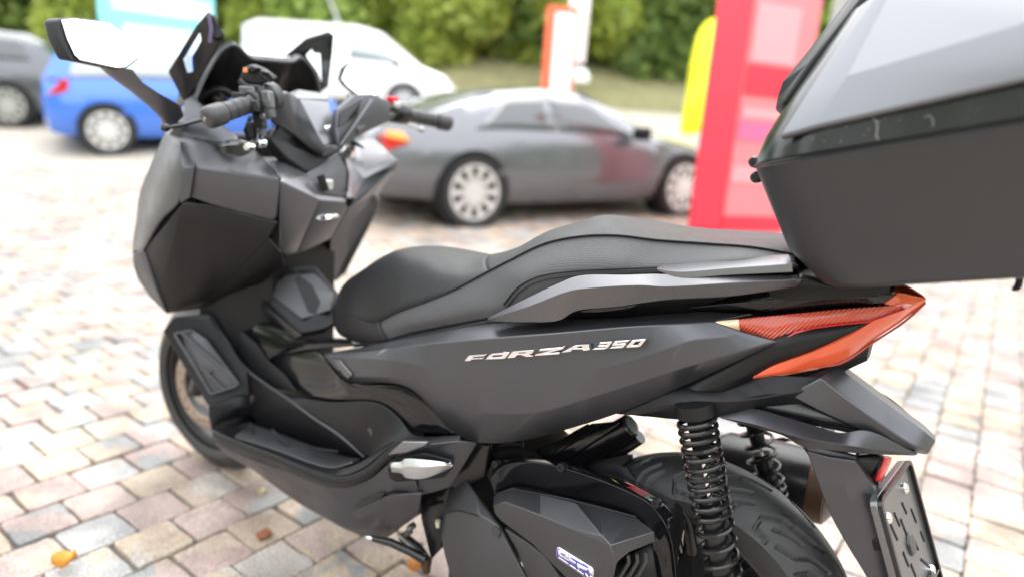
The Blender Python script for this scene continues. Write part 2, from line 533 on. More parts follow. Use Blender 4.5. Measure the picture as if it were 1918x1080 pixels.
cells = []
for kr in range(-60, 70):
    for kc in range(-70, 90):
        ac = 1.049 + PITCH_B * kr + PITCH_B / 2
        al = -.316 + (0 if kr % 2 else PITCH_A / 2) + PITCH_A * kc + PITCH_A / 2
        p = EA * al + EB * ac
        s = p @ SLOPE; t = p[0] * SLOPE[1] - p[1] * SLOPE[0]
        if not (-2.4 < s < PAVED_S and PAVED_T0 < t < PAVED_T1): continue
        z = g(*p)
        q = np.array([p[0], p[1], z]) - CAM
        dz = q @ _f
        size = 0; vis = False
        if dz > .2:
            u, v = 960 + FPX * (q @ AX_R) / dz, 540 + FPX * (q @ AX_D) / dz
            vis = -60 < u < 1978 and -40 < v < 1130
            size = FPX / dz * (FPX * 1.03 / dz / dz)
            # behind the scooter's body nothing of the paving shows
            if 640 < u < 1180 and 560 < v < 1000 and v < 980 and u > 700: vis = False
        cells.append((size if vis else 0, p, z))
cells.sort(key=lambda c: -c[0])
stuff = Mesh()
for i, (size, p, z) in enumerate(cells):
    rz = R(-92) + rb.choice([0, 1, 2, 3]) * math.pi / 2 + rb.gauss(0, .012)
    dx, dy = rb.gauss(0, .0015), rb.gauss(0, .0015)
    tx, ty = rb.gauss(0, .013), rb.gauss(0, .013)
    dz = rb.gauss(0, .0022)
    me, V, F = brick_meshes[rb.randrange(6)]
    sx, sy = (g(p[0] + .05, p[1]) - g(p[0] - .05, p[1])) / .1, (g(p[0], p[1] + .05) - g(p[0], p[1] - .05)) / .1
    sc = .982 + rb.random() * .02
    if i < 300 and size > 0:
        o = bpy.data.objects.new('brick', me)
        COL.objects.link(o); o.parent = ground
        o.location = (p[0] + dx, p[1] + dy, z + dz)
        o.rotation_euler = (tx, ty, rz)
        o.scale = (sc, sc, 1)
    else:
        c, s_ = math.cos(rz) * sc, math.sin(rz) * sc
        VV = []
        for v in V:
            X, Y = c * v[0] - s_ * v[1], s_ * v[0] + c * v[1]
            VV.append((p[0] + dx + X, p[1] + dy + Y, z + dz + v[2] + X * (sx + ty) + Y * (sy + tx)))
        stuff.add((VV, [tuple(f) for f in F]))
me = bpy.data.meshes.new('paving_bricks'); me.from_pydata([tuple(v) for v in stuff.V], [], stuff.F); me.materials.append(bm_isl); me.update()
o = bpy.data.objects.new('paving_bricks', me); COL.objects.link(o); o.parent = ground
o['kind'] = 'stuff'

# fallen leaves
def leaf(loc, size, rot, curl, col, label):
    m = material('dry_leaf', col, .55, var=.35, vscale=60)
    V, F = [], []
    n = 9
    for i in range(n):
        t = i / (n - 1)
        w = size * .42 * math.sin(math.pi * min(1, t * .97 + .03)) ** .7 * (1 + .18 * math.sin(t * 17))
        for j in range(5):
            q = (j - 2) / 2
            V.append(((t - .5) * size, q * w, curl * size * (abs(q) ** 1.5 * .55 + (t - .5) ** 2 * .9) + .004 + .006 * math.sin(7 * t + 3 * q)))
    o = obj('fallen_leaf', V, grid_faces(n, 5), m, None, (0, 0, 1), 60)
    add_mods(o, .0008)
    o.location = loc; o.rotation_euler = rot
    return tag(o, label, 'leaf', 'dry leaves lying on the paving')
leaf(atz(124, 1060, .006), .05, (.1, .1, 1.1), .9, (.72, .30, .035), 'bright orange curled leaf on the paving in the lower left corner')
leaf(atz(495, 1003, .003), .05, (0, 0, 2.2), .15, (.30, .11, .05), 'flat reddish brown leaf lying on an ochre paving stone')
leaf(atz(491, 922, .003), .03, (0, 0, .2), .2, (.50, .45, .24), 'small pale yellow leaf on a grey paving stone beside the front wheel')
leaf(atz(782, 1066, .004), .05, (.2, 0, 1.4), .7, (.62, .24, .05), 'orange leaf on the paving below the centre stand pedal')

# ------------------------------------------------------------------ cars
def car(name, label, L, W, H, axles, st, color, loc, rz, side_windows, wheel_r, rim, lights=None, rim_col=None, group=None, metal=.6, rough=.25, rear_glass=None, front_glass=None):
    """st: stations (x, z_bottom, z_belt, z_top, half width at belt, half width at top); x from the tail (0) to the nose (L)"""
    root = empty(name, loc, rz, label=label, cat='car' if 'van' not in name else 'van', group=group)
    paint = material(name + '_paint', color, rough, metal, coat=.8)
    glass = material(name + '_window_glass', (.30, .33, .33) if 'van' in name or 'blue' in name else (.05, .055, .06), .06, .75 if 'van' in name or 'blue' in name else .0, spec=.9)
    st = sorted(st)
    xs = np.array([s[0] for s in st])
    def par(x): return [float(np.interp(x, xs, [s[i] for s in st])) for i in range(1, 6)]
    def ring(x):
        zb, zm, zt, wb, wt = par(x)
        pts = [(0, zb), (wb * .88, zb), (wb * .97, zb + .1), (wb * 1.0, zb + .45 * (zm - zb)), (wb * .985, zb + .75 * (zm - zb)), (wb * .95, zm)]
        top = max(zt, zm + .005)
        pts += [(wb + (wt - wb) * .5 - .02, zm + (top - zm) * .5), (wt, zm + (top - zm) * .9), (wt * .8, top - .015 * (top - zm)), (0, top + .012)]
        full = pts + [(-a_, b_) for a_, b_ in reversed(pts[1:-1])]
        return [np.array([x, a_, b_]) for a_, b_ in full]
    X = sorted(set(list(np.linspace(xs[0], xs[-1], 34)) + list(xs)))
    rows = [ring(x) for x in X]
    V = [p for r_ in rows for p in r_]
    nc = len(rows[0])
    F = grid_faces(len(rows), nc, closed_c=True) + [tuple(range(nc)), tuple((len(rows) - 1) * nc + j for j in range(nc))]
    b = obj('body', V, F, paint, root, None, 40)
    def side_y(x, z):
        zb, zm, zt, wb, wt = par(x); top = max(zt, zm + .01)
        f = (z - zm) / (top - zm)
        return np.interp(f, [0, .5, .9], [wb * .95, wb + (wt - wb) * .5 - .02, wt])
    for sy in (1, -1):
        for quad in side_windows:      # (x0, x1) at the belt, (x2, x3) at the roof
            x0, x1, x2, x3 = quad
            VV = []; nu, nv = 9, 5
            for j in range(nv):
                f = j / (nv - 1)
                for i in range(nu):
                    t = i / (nu - 1)
                    x = (x0 + (x1 - x0) * t) * (1 - f) + (x2 + (x3 - x2) * t) * f
                    zb, zm, zt, wb, wt = par(x)
                    z = zm + .02 + (max(zt, zm + .03) - zm - .02) * (.06 + .80 * f)
                    VV.append((x, sy * (side_y(x, z) + .006), z))
            w = obj('side_window', VV, grid_faces(nv, nu), glass, root, (0, sy, 0), 40)
            add_mods(w, .01)
    for gl in (rear_glass, front_glass):
        if gl:
            (xa, za, wa), (xb, zb_, wb_) = gl
            VV = [(xa, -wa, za), (xa, wa, za), (xb, wb_, zb_), (xb, -wb_, zb_)]
            w = obj('windscreen' if gl is front_glass else 'rear_window', VV, [(0, 1, 2, 3)], glass, root, ((-1 if gl is rear_glass else 1), 0, .5))
            add_mods(w, .02)
    rimm = material(name + '_rim', rim_col or (.6, .6, .62), .3, .8)
    for ax in axles:
        for sy in (1, -1):
            y = sy * (W / 2 - .1)
            zc = wheel_r
            # the dark arch behind the wheel
            Va, Fa = lathe_mesh([(0, 0), (wheel_r * 1.16, 0), (wheel_r * 1.16, -.3), (0, -.3)], (ax, sy * (W / 2 * .99 + .006), zc + .01), (0, sy, 0), 28)
            obj('wheel_arch', Va, Fa, M['plastic_dark'], root)
            t_ = lathe('tyre', [(rim * .98, .10), (wheel_r * .95, .115), (wheel_r, .06), (wheel_r, -.08), (rim, -.1)], (ax, y, zc), (0, sy, 0), M['rubber'], root, 28)
            w = Mesh()
            w.add(lathe_mesh([(rim, .06), (rim, .112), (rim * .9, .112), (rim * .88, .06), (0, .05)], (0, 0, 0), (0, sy, 0), 28))
            for k in range(10):
                th = 2 * math.pi * k / 10
                c_ = np.array([math.cos(th), 0, math.sin(th)]); d_ = np.array([-math.sin(th), 0, math.cos(th)])
                w.add(box_verts(c_ * rim * .5 + np.array([0, sy * .088, 0]), c_ * rim * .43, d_ * .028, np.array([0, .016, 0])))
            w.add(lathe_mesh([(.07, .07), (.065, .112), (0, .115)], (0, 0, 0), (0, sy, 0), 16))
            o = w.build('rim', rimm, t_); o.location = (ax, y, zc)
    for nm, verts, m_ in (lights or []):
        for sy in (1, -1):
            VV = [(x, sy * y, z) for x, y, z in verts]
            o = obj(nm, VV, [tuple(range(len(VV)))], m_, root, (-1, sy, 0)); add_mods(o, .03, .005)
    for sy in (1, -1):
        xm = max(q[1] for q in side_windows) - .12
        zb, zm, zt, wb, wt = par(xm)
        V, F = box_verts((xm, sy * (wb + .09), zm + .07), (.06, 0, 0), (0, .1, 0), (0, 0, .07))
        o = obj('door_mirror', V, F, M['plastic_dark'], root); add_mods(o, 0, .03, 3)
    # numberplate and a dark rear bumper strip
    return root

def heading(p, q): return math.atan2(q[1] - p[1], q[0] - p[0])
def place_by(px_rear, depth_rear, px_front, depth_front):
    """a car's visible wheels stand on the ground at two measured spots"""
    return atd(*px_rear, depth_rear), atd(*px_front, depth_front)

# grey coupe
pr, dcar = gnd(878, 422); pr = pr[:2]
pf = min((atd(1262, 408, d_)[:2] for d_ in np.arange(dcar, dcar + 3, .02)), key=lambda q: abs(np.linalg.norm(q - pr) - 2.81))
dv = (pf - pr) / np.linalg.norm(pf - pr)
left = np.array([-dv[1], dv[0]])
wside = 1 if left @ (CAM[:2] - pr) > 0 else -1
origin = pr - dv * .98 - left * wside * .80
zr, zf = g(*pr), g(*(pr + dv * 2.81))
tail_m = material('red_tail_lamp', (.55, .015, .01), .2, coat=.5); ind_m = material('amber_tail_lamp', (.85, .38, .06), .2, coat=.5)
coupe = car('grey_coupe', 'metallic grey two door coupe parked behind the seat, beside the red totem', 4.64, 1.82, 1.36, (.98, 3.79),
    [(0, .42, .70, .80, .70, .62), (.10, .30, .80, .93, .82, .70), (.5, .26, .87, 1.04, .88, .74), (.9, .22, .88, 1.16, .905, .68), (1.4, .2, .89, 1.30, .91, .60), (1.95, .2, .88, 1.355, .91, .575),
     (2.4, .2, .87, 1.34, .91, .575), (2.9, .2, .865, 1.19, .91, .64), (3.25, .2, .86, .99, .905, .70), (3.5, .2, .83, .93, .90, .68), (4.2, .22, .72, .80, .87, .6), (4.5, .3, .62, .68, .78, .5), (4.64, .38, .5, .55, .6, .4)],
    (.145, .148, .163), (origin[0], origin[1], zr - .98 * (zf - zr) / 2.81), math.atan2(dv[1], dv[0]), [(1.0, 1.95, 1.5, 1.93), (1.99, 3.1, 1.97, 2.5)], .335, .268,
    lights=[('tail_lamp', [(.02, .42, .74), (.02, .42, .86), (.09, .84, .84), (.32, .90, .80), (.12, .86, .72)], tail_m), ('indicator_lamp', [(.30, .905, .80), (.11, .86, .83), (.10, .85, .89), (.26, .885, .88)], ind_m)],
    rim_col=(.78, .77, .78), rear_glass=((.52, 1.05, .6), (1.35, 1.285, .55)), front_glass=((3.2, 1.0, .62), (2.5, 1.33, .53)))
coupe.rotation_euler = (0, -math.atan2(zf - zr, 2.81), math.atan2(dv[1], dv[0]))

# blue hatchback, its tail at the left
rv = np.array([AX_R[0], AX_R[1]]); rv /= np.linalg.norm(rv)
rvt = np.array([math.cos(math.atan2(rv[1], rv[0]) + .12), math.sin(math.atan2(rv[1], rv[0]) + .12)])
def hatch(name, label, prear, dv, color, hs=1.0, lamps=True, **k):
    left = np.array([-dv[1], dv[0]]); ws = 1 if left @ (CAM[:2] - prear) > 0 else -1
    org = prear - dv * .72 - left * ws * .75
    zr, zf = g(*prear), g(*(prear + dv * 2.55))
    c = car(name, label, 4.1, 1.76, 1.47, (.72, 3.27),
        [(0, .42, .72, .80, .70, .6), (.06, .3, .90, 1.0, .80, .7), (.22, .25, .95, 1.30, .85, .62), (.5, .22, .95, 1.43 * hs, .875, .58), (1.1, .2, .95, 1.48 * hs, .88, .58), (2.0, .2, .94, 1.47 * hs, .88, .58),
         (2.6, .2, .93, 1.30 * hs, .88, .63), (3.05, .2, .92, 1.04, .87, .68), (3.4, .2, .86, .95, .86, .66), (3.9, .26, .68, .76, .78, .55), (4.1, .36, .5, .58, .6, .4)],
        color, (org[0], org[1], zr - .72 * (zf - zr) / 2.55), math.atan2(dv[1], dv[0]), [(.35, .95, .5, .95), (1.0, 1.85, 1.0, 1.85), (1.9, 2.85, 1.9, 2.4)], .315, .25,
        lights=[('tail_lamp', [(.03, .52, .80), (.03, .52, .98), (.10, .80, 1.0), (.34, .865, .98), (.30, .87, .82), (.10, .82, .78)], tail_m)] if lamps else None,
        rear_glass=((.10, 1.02, .66), (.36, 1.36, .55)), front_glass=((3.0, 1.05, .6), (2.5, 1.35, .55)), **k)
    c.rotation_euler = (0, -math.atan2(zf - zr, 2.55), math.atan2(dv[1], dv[0]))
    return c
_a = math.atan2(rv[1], rv[0]) + .52; blue_dir = np.array([math.cos(_a), math.sin(_a)])
hatch('blue_hatchback', 'bright blue hatchback with white wheel covers parked behind the left mirror', gnd(210, 287)[0][:2], blue_dir, (.05, .17, .62), rim_col=(.8, .8, .8), metal=.2)
p2 = gnd(28, 236)[0]
lv = -rvt
hatch('grey_estate_car', 'dark grey estate car with pale roof at the far left, behind the blue hatchback', np.array([p2[0] - .0, p2[1] + .0]), np.array([math.cos(math.atan2(-rv[1], -rv[0]) + .25), math.sin(math.atan2(-rv[1], -rv[0]) + .25)]), (.10, .105, .115), rim_col=(.6, .6, .6), lamps=False)

# white van behind the coupe
_pv = gnd(672, 207)[0]; dvv = rv; pv0 = _pv[:2] - rv * 2.25
zr, zf = g(*pv0), g(*(pv0 + dvv * 2.7))
def van_build():
    left = np.array([-dvv[1], dvv[0]])
    c = car('white_van', 'white panel van with a sloping bonnet and roof aerial, parked behind the grey coupe', 4.5, 1.85, 1.9, (.8, 3.5),
    [(0, .4, 1.0, 1.15, .8, .7), (.05, .32, 1.1, 1.85, .88, .76), (.3, .28, 1.12, 1.97, .92, .78), (2.4, .26, 1.10, 1.98, .92, .76), (2.9, .26, 1.08, 1.86, .92, .72), (3.5, .26, 1.06, 1.38, .91, .74), (3.75, .26, 1.02, 1.15, .90, .74), (4.3, .3, .8, .95, .84, .65), (4.5, .4, .62, .7, .7, .5)],
    (.88, .88, .88), (pv0[0], pv0[1], zr), math.atan2(dvv[1], dvv[0]), [(2.3, 3.45, 2.3, 2.85)], .33, .22, metal=0, rough=.3, front_glass=((3.6, 1.2, .66), (2.95, 1.82, .62)))
    c.scale = (.97, 1, .86)
    tube('aerial', [(1.9, 0, 1.98), (1.6, 0, 2.75)], [.03, .018], M['silver'], c)
    c.rotation_euler = (0, -math.atan2(zf - zr, 2.7), math.atan2(dvv[1], dvv[0]))
van_build()

# ------------------------------------------------------------------ signs and flags
def on_ground(u, v, d):
    p = atd(u, v, d); return np.array([p[0], p[1], g(p[0], p[1])])
m_cyan = material('cyan_panel', (.25, .74, .76), .4, var=.04)
m_white = material('white_panel', (.80, .80, .80), .4)
m_redp = material('red_panel', (.76, .035, .065), .4, var=.03, vscale=2)
m_redl = material('light_red_print', (.80, .22, .24), .3)
m_pink = material('magenta_print', (.77, .15, .30), .3)
m_palep = material('pale_pink_print', (.80, .33, .36), .3)
m_yel = material('yellow_cloth', (.82, .80, .015), .6)
m_orange = material('orange_red_panel', (.78, .12, .05), .4)
m_post = material('grey_post', (.32, .31, .29), .6, var=.2)

def panel_sign(name, base, rz, w, h, t, m, label, cat, bands=(), z0=0.0, group=None):
    root = empty(name, base, rz, label=label, cat=cat, group=group)
    V, F = box_verts((0, 0, z0 + h / 2), (w / 2, 0, 0), (0, t / 2, 0), (0, 0, h / 2))
    o = obj('panel', V, F, m, root); add_mods(o, 0, .012)
    for x0, x1, za, zb_, mm, nm in bands:
        V, F = box_verts((-(x0 + x1) / 2, t / 2 + .004, (za + zb_) / 2), ((x1 - x0) / 2, 0, 0), (0, .006, 0), (0, 0, (zb_ - za) / 2))
        obj(nm, V, F, mm, root)
    return root

face = math.atan2(CAM[1] + 5, CAM[0] - 3)
def facing(p): return math.atan2(CAM[1] - p[1], CAM[0] - p[0]) - math.pi / 2

# cyan advertising board behind the blue car
b = on_ground(306, 200, 13)
panel_sign('advertising_board', b, facing(b) + .15, 1.95, 3.6, .12, m_cyan, 'tall pale cyan advertising board with white bands behind the blue car', 'sign',
    [(-.6, .95, .95, 1.5, m_white, 'white_band'), (-.75, .9, 1.75, 2.05, m_white, 'white_band'), (-.7, .9, 2.35, 2.6, m_white, 'white_band'), (-.8, .9, 3.0, 3.2, m_white, 'white_band')])
# red totem: narrow red flank, broad printed face
b = gnd(1318, 436)[0]
tw = facing(b)
root = empty('sign_totem', b, tw, label='tall red advertising totem beside the grey coupe, with a pink and magenta printed face', cat='sign')
V, F = box_verts((0, 0, 1.6), (.165, 0, 0), (0, .11, 0), (0, 0, 1.6)); o = obj('column', V, F, m_redp, root); add_mods(o, 0, .02, 3)
fd = R(-38)
def wing(x0, x1, za, zb_, off, m, nm, th=.02):
    ex, nrm = np.array([-math.cos(fd), math.sin(fd), 0]), np.array([math.sin(fd), math.cos(fd), 0])
    c = np.array([-.165, -.02, 0]) + ex * (x0 + x1) / 2 + nrm * off + np.array([0, 0, (za + zb_) / 2])
    V, F = box_verts(c, ex * (x1 - x0) / 2, nrm * th / 2, (0, 0, (zb_ - za) / 2))
    o = obj(nm, V, F, m, root); return o
WINGS = [(.0, .85, .0, 3.2, 0, m_redl, 'printed_face', .05), (.05, .6, 1.75, 2.3, .03, m_palep, 'print_band', .012), (.02, .75, 1.42, 1.72, .03, m_redp, 'print_band', .012),
         (.05, .7, 1.2, 1.30, .03, m_palep, 'print_band', .012), (.03, .62, .98, 1.17, .03, m_pink, 'print_band', .012), (.02, .8, .55, .72, .03, m_palep, 'print_band', .012), (.0, .8, .05, .2, .03, m_redp, 'print_band', .012)]
for a_ in WINGS: wing(*a_)
# orange and white pillar and the white banner pole in front of the hedge
b = gnd(1040, 200)[0]
panel_sign('price_pillar', b, facing(b), .72, 2.25, .4, m_orange, 'orange red pillar sign with a white face in front of the hedge', 'sign', [(-.14, .30, .1, 2.1, m_white, 'white_face')])
b = gnd(1070, 198)[0]
root = empty('banner_pole', b, facing(b), label='tall white banner on a pole with a round white foot, beside the orange pillar', cat='banner')
tube('pole', [(0, 0, 0), (0, 0, 4.6)], .03, m_white, root)
V, F = box_verts((.0, .05, 2.9), (.24, 0, 0), (0, .02, 0), (0, 0, 1.9)); o = obj('banner', V, F, m_white, root); add_mods(o, 0, .01)
lathe('weight', [(0, .9), (.2, .85), (.3, .7), (.28, .55), (0, .5)], (-.1, .1, 0), (0, 0, 1), m_white, root, 24)
# yellow feather flag
b = gnd(1303, 262)[0]
root = empty('feather_flag', b, facing(b), label='yellow feather flag on a pole to the left of the red totem', cat='flag')
tube('pole', [(-.05, 0, 0), (-.28, 0, 1.2), (-.3, 0, 2.1)], .012, m_white, root)
out = [(.28, .1), (.30, .9), (.28, 1.7), (.16, 2.25), (-.05, 2.42), (-.25, 2.35), (-.33, 2.0), (-.33, 1.0), (-.2, .25)]
n = len(out); cl = catmull([(x, .0, z) for x, z in out], 5, True)
V = [(p[0], .03 * math.sin(5 * p[2]), p[2]) for p in cl]
o = obj('cloth', V, [tuple(range(len(V)))], m_yel, root); add_mods(o, .008)
# post and small cyan sign beyond the totem
b = on_ground(1530, 300, 11)
root = empty('grey_post', b, 0, label='weathered grey post behind the red totem', cat='post')
tube('shaft', [(0, 0, -.1), (0, 0, 2.0), (0, 0, 4.2)], [.17, .15, .14], m_post, root, 10)
b = on_ground(1572, 300, 14)
root = empty('cyan_sign', b, facing(b), label='small cyan sign on a thin pole, above the front edge of the top box', cat='sign')
tube('pole', [(0, 0, 0), (0, 0, 4.5)], .04, m_post, root)
V, F = box_verts((0, .05, 4.0), (.33, 0, 0), (0, .03, 0), (0, 0, .95)); o = obj('sign_plate', V, F, m_cyan, root); add_mods(o, 0, .02)

# ------------------------------------------------------------------ hedge bank and trees
def foliage_material(name, c0, c1):
    m = bpy.data.materials.new(name); m.use_nodes = True
    n, l = m.node_tree.nodes, m.node_tree.links
    b = n['Principled BSDF']
    geo = n.new('ShaderNodeNewGeometry'); rp = n.new('ShaderNodeValToRGB')
    rp.color_ramp.elements[0].color = (*c0, 1); rp.color_ramp.elements[1].color = (*c1, 1)
    l.new(geo.outputs['Random Per Island'], rp.inputs['Fac']); l.new(rp.outputs['Color'], b.inputs['Base Color'])
    b.inputs['Roughness'].default_value = .55
    tr = n.new('ShaderNodeBsdfTranslucent'); l.new(rp.outputs['Color'], tr.inputs['Color'])
    mx = n.new('ShaderNodeMixShader'); mx.inputs[0].default_value = .5
    l.new(b.outputs[0], mx.inputs[1]); l.new(tr.outputs[0], mx.inputs[2]); l.new(mx.outputs[0], n['Material Output'].inputs['Surface'])
    return m
FOL = [foliage_material('leaves_mid', (.22, .32, .07), (.42, .53, .12)), foliage_material('leaves_dark', (.13, .21, .06), (.27, .36, .09)),
       foliage_material('leaves_light', (.26, .34, .06), (.46, .52, .11))]
m_bark = material('bark', (.10, .075, .055), .85, var=.4, vscale=12)
m_soil = material('bare_soil', (.20, .19, .09), .9, var=.4, vscale=2.5, bump=.5, bscale=6, dist=.1)

def crown_mesh(seed, n, mat_, rx, rz_, lobes=9):
    r_ = np.random.RandomState(seed)
    C = []
    for k in range(lobes):
        th = r_.uniform(0, 2 * math.pi); rr = r_.uniform(.1, .62); h = r_.uniform(-.62, .68)
        C.append((math.cos(th) * rr * rx, math.sin(th) * rr * rx, h * rz_, r_.uniform(.32, .55)))
    V, F = [], []
    for i in range(n):
        cx, cy, cz, cr = C[r_.randint(lobes)]
        v = r_.normal(size=3); v /= np.linalg.norm(v)
        q = r_.uniform(.45, 1.0) ** .5 * cr
        p = np.array([cx + v[0] * q * rx, cy + v[1] * q * rx, cz + v[2] * q * rz_])
        s = r_.uniform(.06, .13) * min(rx, 2)
        a_ = r_.normal(size=3); a_ /= np.linalg.norm(a_)
        b_ = np.cross(a_, r_.normal(size=3)); b_ /= np.linalg.norm(b_)
        k = len(V)
        V += [p - a_ * s, p + b_ * s * .6, p + a_ * s, p - b_ * s * .6]
        F.append((k, k + 1, k + 2, k + 3))
    me = bpy.data.meshes.new('crown'); me.from_pydata([tuple(v) for v in V], [], F); me.materials.append(mat_); me.update()
    return me
CROWNS = [crown_mesh(1, 5200, FOL[0], 2.2, 2.4), crown_mesh(2, 5200, FOL[1], 2.3, 2.6), crown_mesh(3, 5200, FOL[2], 2.0, 1.9)]
def trunk_mesh(seed):
    r_ = random.Random(seed); mm = Mesh()
    mm.add(tube_mesh([(0, 0, -.2), (.05, .02, .8), (.0, .1, 2.0), (.1, .05, 3.6)], [.16, .13, .1, .04], 9))
    for k in range(6):
        th = k * 1.05 + r_.uniform(-.3, .3); z = 1.0 + .35 * k
        e = np.array([math.cos(th), math.sin(th), 0])
        mm.add(tube_mesh([(0, .05, z), e * .6 + [0, 0, z + .45], e * 1.3 + [0, 0, z + 1.0]], [.06, .04, .015], 6))
    me = bpy.data.meshes.new('trunk'); me.from_pydata([tuple(v) for v in mm.V], [], mm.F); me.materials.append(m_bark); me.update()
    return me
TRUNKS = [trunk_mesh(1), trunk_mesh(2)]
rt = random.Random(11)
def tree(u, d, kind, sc, lift, label, group):
    p = atd(u, 200, d); z = g(p[0], p[1])
    root = empty('tree', (p[0], p[1], z), rt.uniform(0, 6.28), label=label, cat='tree', group=group)
    root.scale = (sc, sc, sc)
    t = bpy.data.objects.new('trunk', TRUNKS[kind % 2]); COL.objects.link(t); t.parent = root
    c = bpy.data.objects.new('crown', CROWNS[kind]); COL.objects.link(c); c.parent = root; c.location = (0, 0, lift * .78)
    return root
KIND = ['mid green leafy tree in the hedge behind the car park', 'dark green dense tree in the hedge behind the car park', 'yellowish light green bush in the hedge behind the car park']
spots = [(-250, 23, 1, 1.5, 2.6), (-60, 21, 1, 1.35, 2.3), (90, 22, 1, 1.4, 2.4), (190, 20.5, 2, 1.1, 1.9), (330, 23, 0, 1.5, 2.5), (450, 21.5, 2, 1.2, 2.2), (555, 23, 0, 1.45, 2.4), (640, 22, 0, 1.3, 2.2), (720, 21.5, 2, 1.15, 1.9),
         (800, 23, 0, 1.45, 2.4), (880, 22, 2, 1.2, 1.9), (950, 23.5, 1, 1.5, 2.3), (1020, 22.5, 2, 1.2, 2.0), (1110, 22.5, 2, 1.2, 2.2), (1190, 24, 0, 1.45, 2.3), (1250, 22.3, 1, 1.25, 2.1), (1330, 24, 1, 1.5, 2.4),
         (1450, 25, 0, 1.5, 2.4), (1580, 25, 1, 1.5, 2.5), (1720, 26, 0, 1.6, 2.6), (1900, 26, 1, 1.6, 2.6), (2100, 26, 0, 1.6, 2.6),
         (20, 27, 1, 2.0, 2.5), (220, 28, 0, 2.1, 2.5), (420, 28, 1, 2.1, 2.6), (600, 28, 1, 2.2, 2.5), (780, 29, 0, 2.2, 2.5), (960, 29, 1, 2.3, 2.5), (1140, 29, 1, 2.2, 2.5), (1320, 30, 0, 2.3, 2.5), (1520, 30, 1, 2.3, 2.5), (1750, 30, 0, 2.3, 2.5), (-200, 28, 0, 2.2, 2.5)]
hedge_words = ['dark green tree', 'dark leafy tree', 'dense green tree', 'light green bush', 'mid green tree', 'yellowish bush', 'green leafy tree', 'bushy green tree', 'pale green bush', 'rounded green tree', 'light leafy bush',
               'dark bushy tree', 'bright green bush', 'yellow green bush', 'leafy green tree', 'dark round tree', 'dark hedge tree', 'green hedge tree', 'dark dense tree', 'broad green tree', 'tall dark tree', 'spreading green tree']
hedge_where = ['at its far left end', 'above the roof of the grey estate car', 'above the tail of the blue hatchback', 'just left of the cyan advertising board', 'hidden behind the cyan advertising board', 'right of the cyan board',
               'left of the white van', 'above the roof of the white van', 'behind the aerial of the white van', 'above the bonnet of the white van', 'right of the white van', 'behind the roof of the grey coupe', 'directly behind the orange pillar', 'just right of the white banner', 'midway between the white banner and the yellow flag',
               'directly behind the yellow feather flag', 'behind the red totem', 'right of the red totem', 'behind the grey post', 'behind the top box lid', 'behind the rear of the top box', 'at the right end of the hedge']
n_front = 0; n_back = 0
back_words = ['tall tree rising beyond the hedge ' + w for w in ('above the grey estate car', 'behind the cyan board', 'right of the windscreen bracket', 'behind the white van', 'behind the bonnet of the white van', 'behind the orange pillar', 'right of the white banner', 'behind the red totem', 'behind the top box lid', 'behind the tail of the scooter', 'far out to the left')]
for (u, d, k, sc, li) in spots:
    if d < 26.5:
        tree(u, d * .86, k, sc * .9, li, hedge_words[n_front] + ' in the hedge ' + hedge_where[n_front], 'trees of the hedge behind the car park'); n_front += 1
    else:
        tree(u, d * .86, k, sc * .9, li, back_words[(n_back := n_back + 1) - 1], 'tall trees of the back row')
# bank of bare soil under the hedge
V = []
for i in range(40):
    u = -500 + i * 75
    for j in range(7):
        d = 16.2 + j * .8
        p = atd(u, 200, d)
        V.append((p[0], p[1], g(p[0], p[1]) + .05 + .55 * math.sin(j / 6 * math.pi * .6) * (1 + .25 * noise.noise(Vector((i * .4, j * .5, 0)))) if j else g(p[0], p[1]) - .1))
tag(obj('soil_bank', V, grid_faces(40, 7), m_soil, None, (0, 0, 1), 180), kind='structure')

# the wood on the near side of the yard, behind the photographer: it shows as the dark lower part of every reflection
r_ = np.random.RandomState(21)
V, F = [], []
for i in range(9000):
    a_ = R(r_.uniform(10, 245)); d_ = r_.uniform(11, 15)
    hmax = 4.6 + 1.6 * math.sin(a_ * 5.0) + 1.0 * math.sin(a_ * 13.0 + 1)
    p = np.array([CAM[0] + d_ * math.cos(a_), CAM[1] + d_ * math.sin(a_), hmax * r_.uniform(0, 1) ** .8])
    s_ = r_.uniform(.18, .4)
    u_ = r_.normal(size=3); u_ /= np.linalg.norm(u_)
    w_ = np.cross(u_, r_.normal(size=3)); w_ /= np.linalg.norm(w_)
    k = len(V); V += [p - u_ * s_, p + w_ * s_ * .7, p + u_ * s_, p - w_ * s_ * .7]; F.append((k, k + 1, k + 2, k + 3))
me = bpy.data.meshes.new('woodland'); me.from_pydata([tuple(v) for v in V], [], F); me.materials.append(FOL[1]); me.update()
o = bpy.data.objects.new('woodland', me); COL.objects.link(o); o['kind'] = 'stuff'
# ------------------------------------------------------------------ the scooter
SC = empty('scooter', (0, 0, 0), label='dark grey maxi scooter with a black seat, standing on the paving in the foreground', cat='scooter')

